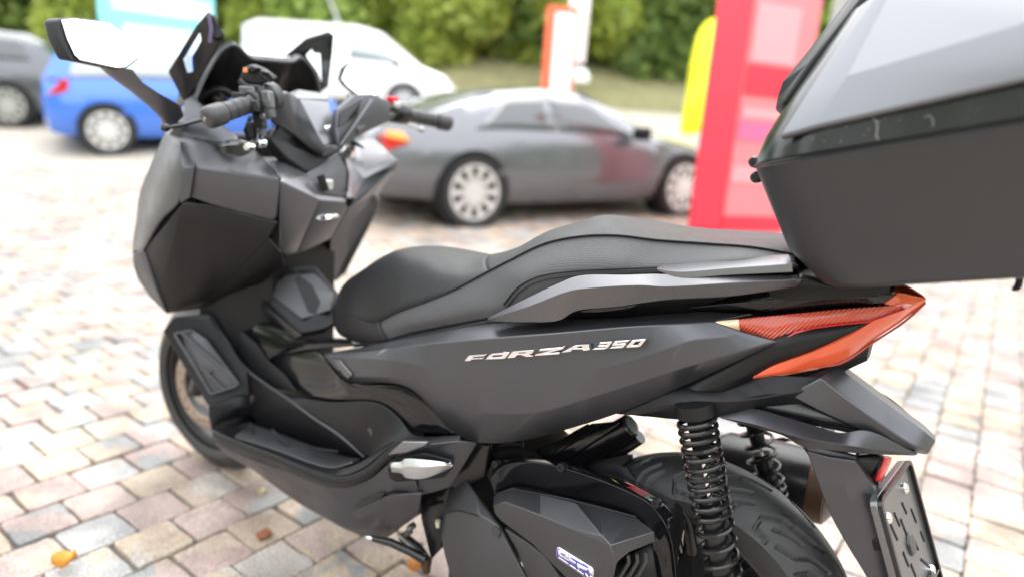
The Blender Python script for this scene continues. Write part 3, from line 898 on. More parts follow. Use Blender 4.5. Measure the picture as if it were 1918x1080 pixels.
# --- wheels
def wheel(name, cx, cz, rr, w, rim_r, steer=0, tread=False):
    ax = np.array([math.sin(R(steer)), math.cos(R(steer)), 0])    # points to the left side
    c = np.array([cx, 0, cz])
    # tyre cross-section from the left bead over the tread to the right bead
    prof = []
    for k in range(41):
        a = -1 + 2 * k / 40
        off = a * w / 2
        # round motorcycle crown, then the sidewall
        if abs(a) < .86: r_ = rr - (abs(a) / .86) ** 2.1 * .043
        else: r_ = rr - .043 - (abs(a) - .86) / .14 * .012
        prof.append((r_, off))
    for t in np.linspace(.15, 1, 6):
        prof.append((rr - .055 - t * (rr - .055 - rim_r), w / 2 * (1.0 + .02 * math.sin(t * 3) - .16 * t)))
    prof = [(r_, -o) for r_, o in prof[:40:-1]] + prof
    n = 420 if tread else 72
    if tread:
        up = np.array([0, 0, 1.]); e1 = np.cross(ax, up); e2 = np.cross(ax, e1)
        # grooves as polylines in (arc length, offset from the crown); carved into a dense skin
        fine = []
        for k in range(len(prof) - 1):
            for q in range(3): fine.append(tuple(np.array(prof[k]) * (1 - q / 3) + np.array(prof[k + 1]) * q / 3))
        fine.append(prof[-1])
        prof = fine
        NP = 10
        per = 2 * math.pi * rr / NP
        GR = []
        for side in (1, -1):
            sh = 0 if side > 0 else per / 2
            q = lambda pts: [(a + sh, side * b) for a, b in pts]
            GR += [(q([(-.010, .004), (.035, .012), (.058, .026), (.120, .036), (.150, .050), (.148, .064), (.118, .066)]), .0028),
                   (q([(.010, .030), (.045, .042), (.060, .055), (.098, .062)]), .0018), (q([(.075, .012), (.108, .018), (.125, .026)]), .0016),
                   (q([(.100, .046), (.122, .052)]), .0014), (q([(.020, .050), (.030, .064)]), .0018), (q([(.072, .040), (.110, .047)]), .0012), (q([(.040, .020), (.100, .030)]), .0016), (q([(.0, .042), (.030, .052), (.040, .064)]), .0018)]
        def groove(s, o):
            s = s % per; dmin = 9
            best = 0
            for pts, hw in GR:
                for shift in (-per, 0, per):
                    for a, b in zip(pts[:-1], pts[1:]):
                        ax_, ay = a[0] + shift, a[1]; bx, by = b[0] + shift, b[1]
                        dx, dy = bx - ax_, by - ay
                        t = max(0, min(1, ((s - ax_) * dx + (o - ay) * dy) / (dx * dx + dy * dy)))
                        d = math.hypot(s - ax_ - t * dx, o - ay - t * dy)
                        best = max(best, min(1, max(0, (hw + .0010 - d) / .0010)))
            return best
        cache = {}
        m_per = 120; n = NP * m_per
        V = []
        # table for one pitch, then repeated round the tyre
        tab = np.zeros((m_per, len(prof)))
        for i in range(m_per):
            for j, (r_, o) in enumerate(prof):
                if r_ > rr - .058: tab[i, j] = groove(i / m_per * per, o)
        for j, (r_, o) in enumerate(prof):
            for i in range(n):
                th = 2 * math.pi * i / n
                q = r_ - .008 * tab[i % m_per, j]
                V.append(c + ax * o + q * (math.cos(th) * e1 + math.sin(th) * e2))
        F = grid_faces(len(prof), n, closed_c=True)
        t_ = obj('tyre', V, F, M['rubber'], None, None, 50)
    else:
        V, F = lathe_mesh(prof, c, ax, n)
        t_ = obj('tyre', V, F, M['rubber'], None, None, 50)
    w_ = lathe(name, [(rim_r + .004, -w * .36), (rim_r + .004, w * .36), (rim_r - .012, w * .36), (rim_r - .02, w * .2), (rim_r - .02, -w * .2), (rim_r - .012, -w * .36)], c, ax, M['alloy'], SC, 60)
    t_.parent = w_
    sp = Mesh(); e1 = np.cross(ax, [0, 0, 1.]); e2 = np.cross(ax, e1)
    for k in range(5):
        for dlt in (-.14, .14):
            th = 2 * math.pi * k / 5 + dlt + .3
            d_ = math.cos(th) * e1 + math.sin(th) * e2
            sp.add(tube_mesh([c + d_ * .035, c + d_ * (rim_r - .012)], [.014, .010], 8))
    sp.add(lathe_mesh([(.0, .055), (.04, .05), (.042, -.05), (0, -.055)], c, ax, 24))
    o = sp.build('spokes', M['alloy'], w_)
    return w_, c, ax
fw, fc, fax = wheel('front_wheel', 1.515, .274, .274, .118, .195, -4.7)
# brake disc with drilled holes and its carrier on the left
dm = Mesh()
n = 72
rings = [.088, .098, .108, .118, .128]
e1 = np.cross(fax, [0, 0, 1.]); e2 = np.cross(fax, e1)
for h0 in (0.058,):
    Vd = []
    for r_ in rings:
        for j in range(n):
            th = 2 * math.pi * j / n
            Vd.append(fc + fax * h0 + r_ * (math.cos(th) * e1 + math.sin(th) * e2))
    Fd = [f for k, f in enumerate(grid_faces(len(rings), n, closed_c=True)) if not ((k // n in (1, 2)) and (k % 6 == (0 if k // n == 1 else 3)))]
    dm.add((Vd, Fd))
o = dm.build('brake_disc', M['disc'], fw); add_mods(o, .004)
lathe('axle_nut', [(0, .085), (.012, .085), (.014, .07), (.05, .066), (.055, .05)], fc, fax, M['steel'], fw, 20)
cal = fc + fax * .065 + np.array([-.075, 0, .07])
box('brake_caliper', cal, (.03, 0, .03), (0, .022, 0), (-.02, 0, .02), M['plastic_dark'], fw, .008)
for s in (1,):
    tube('fork_leg', [fc + fax * .085 * s, fc + fax * .085 * s + np.array([-.22, 0, .44])], .021, M['semigloss'], SC)
# front mudguard over the tyre
rows = []
for off, dr in ((-.075, -.03), (-.06, .012), (0, .03), (.06, .012), (.075, -.03)):
    rows.append([fc + np.array([math.cos(a), 0, math.sin(a)]) * (.285 + dr) + np.array([0, off, 0]) for a in np.linspace(R(80), R(170), 8)])
loft('front_mudguard', rows, M['plastic'], SC, 4, .004, outward=(0, 0, 1), vs=3)

rw, rc, rax = wheel('rear_wheel', 0, .276, .276, .146, .178, 0, True)
lathe('drive_cover', [(0, .078), (.10, .076), (.135, .068), (.14, .05), (.135, .03), (0, .03)], rc, rax, M['plastic_dark'], rw, 40)
lathe('rear_brake_disc', [(.05, -.058), (.115, -.058), (.115, -.062), (.05, -.062)], rc, rax, M['steel'], rw, 40)
lathe('hub', [(0, .09), (.06, .088), (.07, .05), (.05, -.08), (0, -.09)], rc, rax, M['plastic_dark'], rw, 28)

# --- dark core that fills the inside of the bodywork
def core(name, st, m):
    """st: (x, half width, z low, z high)"""
    V = []
    for x, w, zl, zh in st:
        b = min(.03, w * .4)
        V += [(x, -w, zl + b), (x, -w, zh - b), (x, -w + b, zh), (x, w - b, zh), (x, w, zh - b), (x, w, zl + b), (x, w - b, zl), (x, -w + b, zl)]
    F = grid_faces(len(st), 8, closed_c=True) + [tuple(range(8)), tuple((len(st) - 1) * 8 + j for j in range(8))]
    return obj(name, V, F, m, SC, None, 30)
core('underseat_tub', [(.79, .11, .50, .61), (.70, .14, .48, .64), (.5, .135, .50, .71), (.36, .15, .57, .77), (.2, .145, .635, .83), (.04, .125, .70, .87), (-.06, .09, .72, .885), (-.12, .07, .735, .89), (-.2, .03, .80, .90)], M['plastic_dark'])
core('floor_pan', [(1.15, .21, .25, .318), (.9, .22, .25, .33), (.70, .2, .25, .35), (.58, .17, .27, .37)], M['plastic_dark'])
core('floor_tunnel', [(1.24, .06, .24, .44), (1.1, .09, .24, .46), (.9, .10, .24, .52), (.72, .11, .24, .54)], M['plastic_dark'])
core('engine_unit', [(.62, .08, .22, .46), (.5, .11, .2, .50), (.36, .10, .22, .48), (.25, .085, .25, .44)], M['plastic_dark'])
core('swing_case', [(.30, .11, .23, .38), (.1, .125, .2, .36), (-.02, .12, .2, .34)], M['plastic_dark']).location.y = .025

# --- side panel under the seat
def side_rows():
    top = [SD(15, 632, .172), SD(180, 604, .166), SD(400, 563, .170), SD(700, 508, .168), SD(1000, 488, .158), SD(1300, 478, .148), TL(470, 366, .135), TL(700, 374, .122)]
    crease = [SD(17, 637, .178), SD(230, 622, .186), SD(430, 594, .196), SD(700, 571, .202), SD(1000, 547, .2), SD(1300, 520, .19), TL(350, 420, .178), TL(538, 408, .155)]
    mid1 = [SD(20, 645, .182), SD(200, 655, .195), SD(390, 675, .204), SD(600, 745, .2075), SD(870, 740, .2075), SD(1250, 680, .2), TL(450, 490, .18), TL(675, 456, .148)]
    mid2 = [SD(60, 692, .185), SD(125, 725, .197), SD(380, 745, .2), SD(600, 862, .205), SD(880, 885, .2055), SD(1200, 800, .196), TL(420, 600, .178), TL(800, 492, .143)]
    low = [SD(98, 742, .18), SD(150, 757, .187), SD(375, 780, .195), SD(590, 985, .188), SD(760, 1012, .178), SD(1150, 922, .168), TL(330, 716, .162), TL(806, 497, .139)]
    return [top, crease, mid1, mid2, low]
sc_rows = side_rows()
loft('side_panel', sc_rows, M['paint'], SC, 8, .004, .0018, sharp=14, mirror=True)
# glint in the hollow of the panel's front arm, built as a bright strip
poly('panel_glint', [SD(52, 655, .189), SD(82, 660, .192), SD(134, 722, .203), SD(118, 740, .203), SD(100, 726, .2)], M['rail'], SC, thick=.004, bevel=.0015)

# --- emblem: chrome letters on the side panel
def emblem_pt(a, b):
    # a crop of the photograph holding only the emblem, laid on the panel's own surface
    return aty(860 + a * .1929, 610 + b * .1929, 0.2068 - .0045 * max(0, (a - 1200) / 700) ** 1.2 - .0012 * max(0, (500 - a) / 500))
def glyph(name, outer, holes=()):
    cu = bpy.data.curves.new(name, 'CURVE')   # only to triangulate: filled outline with holes
    cu.dimensions = '2D'; cu.fill_mode = 'BOTH'
    c = np.mean(np.array([emblem_pt(*p) for p in outer]), axis=0)
    for pts in (outer, *holes):
        sp = cu.splines.new('POLY'); sp.points.add(len(pts) - 1); sp.use_cyclic_u = True
        for q, p in zip(sp.points, pts):
            w = emblem_pt(*p); q.co = (w[0], w[2], 0, 1)
    cu.extrude = 0
    t = bpy.data.objects.new(name, cu); COL.objects.link(t)
    dg = bpy.context.evaluated_depsgraph_get()
    me = bpy.data.meshes.new_from_object(t.evaluated_get(dg))
    bpy.data.objects.remove(t)
    bm = bmesh.new(); bm.from_mesh(me)
    for v in bm.verts:
        # the panel's lateral position under this point
        pr = [emblem_pt(*p) for p in outer]
        xs_ = np.array([p[0] for p in pr]); k = int(np.argmin(abs(xs_ - v.co.x)))
        v.co = (v.co.x, pr[k][1] + .0035, v.co.y)
    r_ = bmesh.ops.extrude_face_region(bm, geom=bm.faces[:])
    for v in [e for e in r_['geom'] if isinstance(e, bmesh.types.BMVert)]: v.co.y -= .008
    bmesh.ops.recalc_face_normals(bm, faces=bm.faces)
    bm.to_mesh(me); bm.free()
    me.materials.clear(); me.materials.append(M['chrome'])
    o = bpy.data.objects.new(name, me); COL.objects.link(o); o.parent = SC
    add_mods(o, 0, .0009, 2, angle=40)
    return o
glyph('emblem_letter', [(66, 335), (108, 283), (120, 276), (282, 267), (264, 286), (158, 294), (150, 303), (262, 296), (246, 313), (136, 320), (124, 335)])
glyph('emblem_letter', [(268, 322), (310, 272), (330, 264), (440, 254), (444, 243), (500, 250), (502, 262), (462, 308), (440, 314)], [[(328, 300), (352, 280), (440, 274), (420, 293)]])
glyph('emblem_letter', [(482, 306), (530, 246), (545, 240), (735, 226), (742, 232), (722, 262), (690, 268), (738, 282), (730, 290), (668, 293), (610, 274), (578, 278), (556, 301)], [[(588, 262), (600, 252), (668, 248), (658, 258)]])
glyph('emblem_letter', [(746, 284), (756, 268), (890, 236), (782, 241), (800, 218), (1018, 198), (1030, 188), (1040, 196), (1018, 222), (886, 256), (998, 248), (982, 268)])
glyph('emblem_letter', [(1000, 256), (1118, 190), (1150, 180), (1272, 172), (1282, 228), (1216, 236), (1212, 222), (1116, 226), (1092, 246)], [[(1150, 210), (1180, 194), (1208, 192), (1210, 206)]])
glyph('emblem_digit', [(1296, 228), (1330, 208), (1418, 203), (1428, 197), (1352, 195), (1368, 182), (1440, 178), (1448, 170), (1366, 174), (1384, 152), (1490, 144), (1500, 154), (1474, 184), (1466, 200), (1440, 218), (1424, 222)])
glyph('emblem_digit', [(1458, 216), (1490, 197), (1566, 190), (1576, 184), (1490, 187), (1528, 140), (1674, 130), (1652, 150), (1546, 158), (1540, 166), (1632, 160), (1636, 172), (1606, 204), (1590, 210)])
glyph('emblem_digit', [(1634, 206), (1638, 190), (1690, 134), (1712, 128), (1818, 120), (1826, 130), (1776, 190), (1756, 200)], [[(1694, 182), (1728, 148), (1772, 144), (1740, 178)]])

# --- seat: stations of (centre, shoulder, seam, side, lower edge); mirrored to the right
ST = [
    [SD(66, 440, .0), SD(58, 470, .05), SD(56, 500, .085), SD(75, 545, .10), SD(130, 582, .11)],
    [SD(112, 342, .0), SD(100, 380, .07), SD(125, 480, .118), SD(160, 550, .128), SD(190, 594, .13)],
    [SD(200, 276, .0), SD(190, 305, .075), SD(225, 505, .132), SD(232, 545, .142), SD(262, 582, .145)],
    [SD(330, 199, .0), SD(320, 240, .08), SD(332, 458, .14), SD(355, 510, .152), SD(372, 551, .148)],
    [SD(440, 182, .0), SD(430, 255, .09), SD(440, 418, .138), SD(485, 488, .156), SD(502, 524, .152)],
    [SD(560, 192, .0), SD(545, 290, .1), SD(566, 366, .132), SD(620, 455, .16), SD(640, 498, .157)],
    [SD(690, 218, .0), SD(670, 285, .1), SD(690, 300, .126), SD(760, 425, .165), SD(775, 472, .163)],
    [SD(850, 182, .0), SD(800, 220, .095), SD(806, 240, .124), SD(858, 336, .165), SD(890, 445, .160)],
    [SD(970, 118, .0), SD(945, 150, .095), SD(950, 172, .122), SD(960, 298, .162), SD(1000, 425, .155)],
    [SD(1090, 80, .0), SD(1075, 118, .095), SD(1100, 142, .122), SD(1110, 281, .160), SD(1130, 385, .152)],
    [SD(1212, 50, .0), SD(1210, 106, .095), SD(1250, 138, .120), SD(1265, 274, .156), SD(1280, 340, .15)],
    [TL(285, 25, .0), TL(262, 52, .092), TL(300, 68, .118), TL(180, 190, .152), TL(200, 230, .148)],
    [TL(470, 44, .0), TL(470, 64, .09), TL(500, 82, .115), TL(420, 178, .148), TL(430, 215, .145)],
    [TL(660, 60, .0), TL(660, 78, .088), TL(700, 98, .112), TL(680, 150, .142), TL(690, 190, .14)],
    [TL(900, 80, .0), TL(880, 98, .08), TL(880, 130, .10), TL(880, 165, .13), TL(890, 180, .13)],
]
rows = [[s[k] for s in ST] for k in range(5)]
mir = lambda p: np.array([p[0], -p[1], p[2]])
def seat_patch(name, ra, rb, m, **k):
    return loft(name, [rows[i] for i in range(ra, rb + 1)] if ra >= 0 else None, m, SC, 8, .006, **k)
# top cover: seam to seam over the centre line, smooth across
top_rows = [rows[2], rows[1], rows[0], [mir(p) for p in rows[1]], [mir(p) for p in rows[2]]]
L = [catmull(r_, 8) for r_ in top_rows]
nst = len(L[0])
def blend(Lr, fr):
    cols = [catmull([Lr[i][j] for i in range(len(Lr))], 6) for j in range(len(Lr[0]))]
    return [[cols[j][i] for j in range(len(cols))] for i in range(len(cols[0]))]
TOP = blend(L, 0)
cut = 8 * 6 + 2     # where the pillion cover takes over from the rider's
def part_grid(name, G, j0, j1, m, outward=(0, 0, 1), thick=.008, sharp=60):
    V = [G[i][j] for i in range(len(G)) for j in range(j0, j1)]
    o = obj(name, V, grid_faces(len(G), j1 - j0), m, SC, outward, sharp); add_mods(o, thick)
    return o
part_grid('rider_seat_cover', TOP, 0, cut + 1, M['leather'])
part_grid('pillion_seat_cover', TOP, cut, nst, M['leather'])
side_rows_ = [rows[2], rows[3], rows[4]]
L2 = [catmull(r_, 8) for r_ in side_rows_]
SIDE = blend(L2, 0)
front_cut = 8 * 2 + 2
part_grid('seat_nose', SIDE, 0, front_cut + 1, M['leather'], (0, 1, 0))
sp_ = part_grid('seat_side', SIDE, front_cut, nst, M['woven'], (0, 1, 0))
for nm, G, a, b, m in (('seat_nose', SIDE, 0, front_cut + 1, M['leather']), ('seat_side', SIDE, front_cut, nst, M['woven'])):
    part_grid(nm, [[mir(p) for p in r_] for r_ in G], a, b, m, (0, -1, 0))
# stitched seams
def seam(pts, r_=.0014, m=None):
    return tube('seam', pts, r_, m or M['plastic_dark'], SC, 6)
seam([p + np.array([0, .001, .001]) for p in L[0][front_cut:]], .0017)
seam([SIDE[i][front_cut] + np.array([0, .001, .0]) for i in range(len(SIDE))], .0015)
pipe = [SD(775, 428, .168), SD(800, 395, .168), SD(830, 360, .168), SD(865, 335, .168), SD(910, 314, .167), SD(960, 301, .166), SD(1030, 291, .165), SD(1110, 284, .164), SD(1265, 277, .160), SD(1430, 272, .155)]
seam(catmull(pipe, 5), .0016)
seam([p + np.array([-.006, .001, -.006]) for p in catmull(pipe, 5)], .0011)
# black base of the seat
loft('seat_base', [[SD(130, 580, .113), SD(262, 578, .142), SD(372, 548, .145), SD(502, 521, .149), SD(640, 494, .154), SD(800, 458, .157), SD(1000, 420, .152), SD(1280, 340, .145), TL(430, 230, .14), TL(890, 190, .12)],
                    [SD(140, 600, .14), SD(262, 592, .155), SD(372, 572, .162), SD(502, 546, .165), SD(640, 520, .167), SD(800, 500, .163), SD(1000, 486, .155), SD(1280, 478, .145), TL(430, 365, .135), TL(890, 330, .10)]],
     M['plastic'], SC, 6, .004, mirror=True)

# --- grab rail
loft('grab_rail', [
    [SD(708, 487, .19), SD(860, 420, .175), SD(1010, 345, .165), SD(1090, 312, .16), SD(1300, 304, .158), TL(300, 212, .155), TL(600, 217, .15), TL(890, 216, .14)],
    [SD(708, 484, .2), SD(860, 406, .195), SD(1010, 336, .188), SD(1090, 307, .184), SD(1300, 302, .182), TL(300, 209, .18), TL(600, 215, .172), TL(890, 215, .156)],
    [SD(706, 490, .204), SD(880, 436, .209), SD(1050, 371, .207), SD(1130, 359, .205), SD(1350, 346, .202), TL(330, 262, .197), TL(620, 245, .187), TL(908, 232, .166)],
    [SD(712, 497, .2), SD(870, 501, .203), SD(1010, 493, .2), SD(1078, 456, .195), SD(1250, 437, .19), TL(330, 319, .185), TL(620, 301, .175), TL(884, 262, .155)],
    [SD(714, 498, .18), SD(872, 502, .175), SD(1012, 494, .17), SD(1082, 456, .165), SD(1250, 438, .16), TL(330, 320, .155), TL(620, 302, .15), TL(884, 263, .14)]],
     M['rail'], SC, 8, .004, .002, sharp=22, mirror=True)
loft('rail_cap', [
    [TL(300, 178, .15), TL(345, 164, .14), TL(600, 146, .135), TL(850, 126, .13)],
    [TL(296, 187, .176), TL(385, 199, .182), TL(600, 184, .176), TL(866, 166, .165)],
    [TL(300, 196, .176), TL(390, 223, .183), TL(600, 213, .177), TL(868, 200, .165)],
    [TL(302, 198, .16), TL(392, 224, .16), TL(600, 214, .16), TL(868, 201, .15)]], M['paint_lit'], SC, 6, .004, .002, sharp=25, mirror=True)
loft('rail_insert', [[SD(1096, 455, .188), SD(1180, 441, .186), SD(1345, 427, .18)], [SD(1110, 463, .186), SD(1200, 458, .183), SD(1300, 449, .178)]], M['gloss'], SC, 5, .004, .001)
# gloss black shoulder above the tail lamp
loft('tail_shoulder', [[SD(1300, 452, .12), TL(480, 322, .125), TL(640, 296, .125), TL(860, 270, .115), TL(1100, 270, .09), TL(1308, 279, .05)],
                       [SD(1310, 466, .135), TL(480, 346, .135), TL(640, 332, .13), TL(860, 316, .118), TL(1100, 312, .092), TL(1290, 304, .056)],
                       [SD(1330, 477, .142), TL(470, 368, .132), TL(690, 360, .125), TL(760, 366, .12), TL(1000, 346, .094), TL(1256, 331, .058)]], M['gloss'], SC, 7, .004, .001, mirror=True)

# --- tail lamp
lens = loft('tail_lamp', [[TL(1312, 290, .046), TL(1372, 300, .026), TL(1428, 322, .004), TL(1335, 402, .018), TL(1200, 492, .04), TL(1070, 577, .064), TL(900, 624, .09), TL(698, 650, .124)],
                   [TL(1285, 312, .053), TL(1330, 328, .038), TL(1375, 345, .022), TL(1285, 400, .042), TL(1160, 482, .062), TL(1010, 560, .084), TL(850, 607, .106), TL(700, 647, .128)],
                   [TL(1255, 334, .057), TL(1290, 342, .05), TL(1338, 354, .04), TL(1215, 404, .062), TL(1108, 470, .08), TL(955, 540, .1), TL(780, 598, .118), TL(702, 644, .13)]],
            M['red_bright'], SC, 7, .006, .001, sharp=50, mirror=True)
loft('lamp_edge', [[TL(1428, 324, .003), TL(1336, 405, .016), TL(1200, 495, .038), TL(1070, 580, .062), TL(975, 604, .08)], [TL(1430, 334, .004), TL(1340, 414, .017), TL(1206, 503, .038), TL(1078, 588, .06), TL(985, 606, .078)]], M['red'], SC, 5, .008)
up = loft('indicator_lamp', [[TL(640, 398, .14), TL(700, 391, .132), TL(900, 373, .108), TL(1100, 354, .082), TL(1290, 343, .052)],
                        [TL(640, 420, .143), TL(720, 424, .134), TL(930, 405, .108), TL(1110, 380, .083), TL(1315, 349, .046)],
                        [TL(645, 450, .139), TL(805, 493, .124), TL(960, 436, .1), TL(1195, 407, .066), TL(1340, 356, .038)]], M['flute'], SC, 8, .005, .001, sharp=50, mirror=True)
loft('indicator_tip', [[TL(541, 409, .153), TL(580, 403, .148), TL(642, 398, .1405)], [TL(540, 418, .154), TL(585, 422, .151), TL(642, 421, .1435)], [TL(546, 428, .153), TL(590, 440, .149), TL(647, 451, .1395)]], M['amber'], SC, 5, .004, .001, mirror=True)
seam([TL(805, 493, .126), TL(880, 455, .117), TL(960, 434, .103), TL(1060, 421, .088), TL(1195, 407, .069), TL(1340, 356, .041)], .0014, M['red_plain'])
seam([TL(545, 428, .1545), TL(680, 458, .14), TL(806, 495, .1265)], .0016)
loft('tail_insert', [[TL(330, 700, .154), TL(550, 595, .145), TL(800, 482, .130), TL(1000, 425, .092), TL(1200, 407, .064)],
                     [TL(450, 708, .155), TL(640, 630, .142), TL(820, 555, .121), TL(960, 500, .099), TL(1150, 440, .071)],
                     [TL(560, 702, .15), TL(690, 652, .131), TL(790, 597, .114), TL(955, 540, .096), TL(1108, 470, .076)]], M['plastic'], SC, 7, .004, mirror=True)

# --- lower tail, mudguard and plate bracket
loft('lower_tail', [[TL(60, 790, .155), TL(320, 690, .156), TL(545, 690, .145), TL(690, 640, .122), TL(985, 643, .096)],
                    [TL(160, 800, .164), TL(440, 744, .166), TL(620, 733, .15), TL(760, 712, .128), TL(990, 660, .094)],
                    [TL(200, 804, .166), TL(480, 752, .165), TL(660, 742, .148), TL(850, 712, .118), TL(1000, 690, .092)],
                    [TL(240, 808, .158), TL(400, 822, .155), TL(560, 812, .15), TL(760, 764, .12), TL(1000, 760, .09)]], M['plastic'], SC, 7, .004, .0015, sharp=14, mirror=True)
fen = loft('rear_mudguard', [[TL(1068, 582, .0), TL(1200, 678, .0), TL(1330, 776, .0), TL(1430, 850, .0), TL(1470, 890, .0)],
                       [TL(1050, 594, .045), TL(1184, 695, .043), TL(1320, 795, .038), TL(1425, 872, .032), TL(1472, 914, .012)],
                       [TL(985, 643, .100), TL(1100, 735, .098), TL(1250, 845, .088), TL(1380, 932, .072), TL(1448, 958, .042)],
                       [TL(850, 716, .112), TL(990, 790, .100), TL(1160, 866, .086), TL(1340, 945, .066), TL(1440, 968, .038)],
                       [TL(860, 730, .09), TL(1000, 800, .08), TL(1160, 872, .07), TL(1340, 950, .05), TL(1430, 970, .025)]],
     M['paint'], SC, 7, .005, .002, sharp=8, mirror=False)
poly('mudguard_gap', [TL(660, 775, .125), TL(740, 750, .118), TL(860, 738, .105), TL(1010, 800, .095), TL(1170, 866, .085), TL(1100, 876, .085), TL(880, 830, .1)], M['semigloss'], SC, thick=.01, bevel=0)
loft('lower_mudguard', [[TL(556, 806, .152), TL(690, 774, .132), TL(830, 808, .122), TL(960, 846, .113), TL(1070, 876, .106), TL(1180, 868, .096), TL(1395, 966, .062)],
                        [TL(562, 812, .154), TL(720, 845, .148), TL(850, 885, .141), TL(960, 908, .132), TL(1070, 925, .121), TL(1180, 942, .1), TL(1393, 969, .061)],
                        [TL(568, 816, .14), TL(690, 850, .135), TL(830, 890, .13), TL(905, 933, .125), TL(1010, 947, .118), TL(1140, 962, .098), TL(1386, 972, .058)],
                        [TL(572, 816, .06), TL(694, 850, .06), TL(834, 890, .06), TL(908, 934, .06), TL(1012, 948, .06), TL(1140, 963, .05), TL(1384, 973, .03)]], M['paint'], SC, 7, .004, .0015, sharp=14, mirror=True)
stem = [[SH(862, 330, .10), SH(1000, 366, .096), SH(1150, 388, .09)], [SH(905, 445, .096), SH(1050, 455, .092), SH(1215, 480, .078)], [SH(955, 585, .09), SH(1110, 590, .087), SH(1272, 580, .07)],
        [SH(1010, 720, .085), SH(1150, 715, .08), SH(1272, 660, .07)], [SH(1110, 900, .08), SH(1210, 900, .076), SH(1330, 850, .066)], [SH(1222, 1085, .075), SH(1300, 1085, .072), SH(1400, 1085, .06)], [SH(1290, 1250, .07), SH(1360, 1250, .068), SH(1450, 1250, .055)]]
cols = [[r_[k] for r_ in stem] for k in range(3)]
loft('plate_bracket', [[p * [1, 0, 1] + [0, -.07, 0] for p in cols[0]], cols[0], cols[1], cols[2], [p * [1, 0, 1] + [0, -.06, 0] for p in cols[2]]], M['paint'], SC, 4, .005, .003, sharp=20)
poly('mudguard_underside', [SH(1130, 380, .075), SH(1300, 362, .06), SH(1345, 366, .03), SH(1300, 470, .03), SH(1285, 560, .05), SH(1210, 470, .07)], M['plastic_dark'], SC, thick=.01, bevel=0)
poly('mudguard_underside', [SH(830, 290, .10), SH(900, 300, .1), SH(1160, 370, .085), SH(1140, 400, .085), SH(870, 350, .097)], M['paint'], SC, thick=.008, bevel=0)
poly('bracket_recess', [SH(1248, 860, .074), SH(1315, 850, .071), SH(1345, 925, .07), SH(1265, 925, .073)], M['plastic_dark'], SC, thick=.004, bevel=.002)
poly('rear_reflector', [SH(1284, 512, .055), SH(1330, 372, .05), SH(1378, 368, .03), SH(1362, 400, .03), SH(1312, 516, .045)], M['red_plain'], SC, thick=.008, bevel=.0015)
poly('reflector_mount', [SH(1262, 520, .055), SH(1285, 400, .052), SH(1330, 368, .05), SH(1300, 480, .052), SH(1290, 540, .05)], M['plastic_dark'], SC, thick=.01, bevel=.002)

# --- numberplate holder (empty plate carrier)
PL = aty(1240 + .3148 * 1275, 740 + .3148 * 620, .095)        # upper left corner
PR = aty(1240 + .3148 * 1462, 740 + .3148 * 368, -.085)
PB = aty(1240 + .3148 * 1412, 740 + .3148 * 1110, .095)
ew = PR - PL; ew_len = np.linalg.norm(ew); ew = ew / ew_len
eh = PB - PL; eh = eh - ew * (eh @ ew); eh_len = np.linalg.norm(eh); eh = eh / eh_len
en = np.cross(ew, eh); en = en if en[0] < 0 else -en
def plate(a, b, h=0):
    """a across 0..1, b down (in the same units), h out of the plate in metres"""
    return PL + ew * a * ew_len + eh * b * ew_len + en * h
PH = 1.3
def slab(name, pts, h0, h1, m, bevel=.0015, parent=None):
    n_ = len(pts)
    V = [plate(a, b, h0) for a, b in pts] + [plate(a, b, h1) for a, b in pts]
    F = [tuple(range(n_)), tuple(range(n_, 2 * n_))] + [(i, (i + 1) % n_, n_ + (i + 1) % n_, n_ + i) for i in range(n_)]
    o = obj(name, V, F, m, parent or SC, None, 30)
    if bevel: add_mods(o, 0, bevel)
    return o
def rrect(a0, b0, a1, b1, r_, n_=4):
    P = []
    for cx, cy, s in ((a1 - r_, b0 + r_, -90), (a1 - r_, b1 - r_, 0), (a0 + r_, b1 - r_, 90), (a0 + r_, b0 + r_, 180)):
        for k in range(n_ + 1):
            t = R(s + 90 * k / n_); P.append((cx + r_ * math.cos(t), cy + r_ * math.sin(t)))
    return P
ph = slab('plate_holder', rrect(0, 0, 1, PH, .09), -.012, 0, M['plate'], .002)
fr = Mesh()
o_ = rrect(0, 0, 1, PH, .09, 6); i_ = rrect(.035, .035, .965, PH - .035, .06, 6); n_ = len(o_)
V = [plate(a, b, .0) for a, b in o_] + [plate(a, b, .006) for a, b in o_] + [plate(a, b, .006) for a, b in i_] + [plate(a, b, .0) for a, b in i_]
fr.add((V, grid_faces(4, n_, closed_c=True)))
fr.build('plate_rim', M['semigloss'], ph)
rp = random.Random(5)
for a, b, l_, th in ((.2, .35, .16, 1.2), (.34, .30, .14, 1.2), (.45, .42, .18, 1.3), (.58, .30, .12, 1.2), (.30, .62, .14, 1.3), (.62, .62, .16, 1.2), (.76, .44, .14, 1.3), (.24, .86, .18, .7), (.50, .90, .18, .7), (.72, .84, .18, .7), (.4, .76, .12, 1.3), (.84, .66, .1, 1.3)):
    dx, dy = math.cos(th) * l_ / 2, math.sin(th) * l_ / 2; px, py = -math.sin(th) * .011, math.cos(th) * .011
    slab('slot', [(a - dx - px, b - dy - py), (a + dx - px, b + dy - py), (a + dx + px, b + dy + py), (a - dx + px, b - dy + py)], -.002, .0012, M['plastic_dark'], 0, ph)
for a, b in ((.13, .2), (.70, .17), (.16, .95), (.82, .95)):
    Vb, Fb = lathe_mesh([(0, .007), (.006, .006), (.0085, .003), (.0085, -.001)], plate(a, b, .0), en, 16)
    obj('bolt', Vb, Fb, M['chrome'], ph)
Vb, Fb = lathe_mesh([(0, .004), (.014, .004), (.018, .001), (.018, -.001)], plate(.5, .58, .0), en, 24)
obj('boss', Vb, Fb, M['semigloss'], ph)
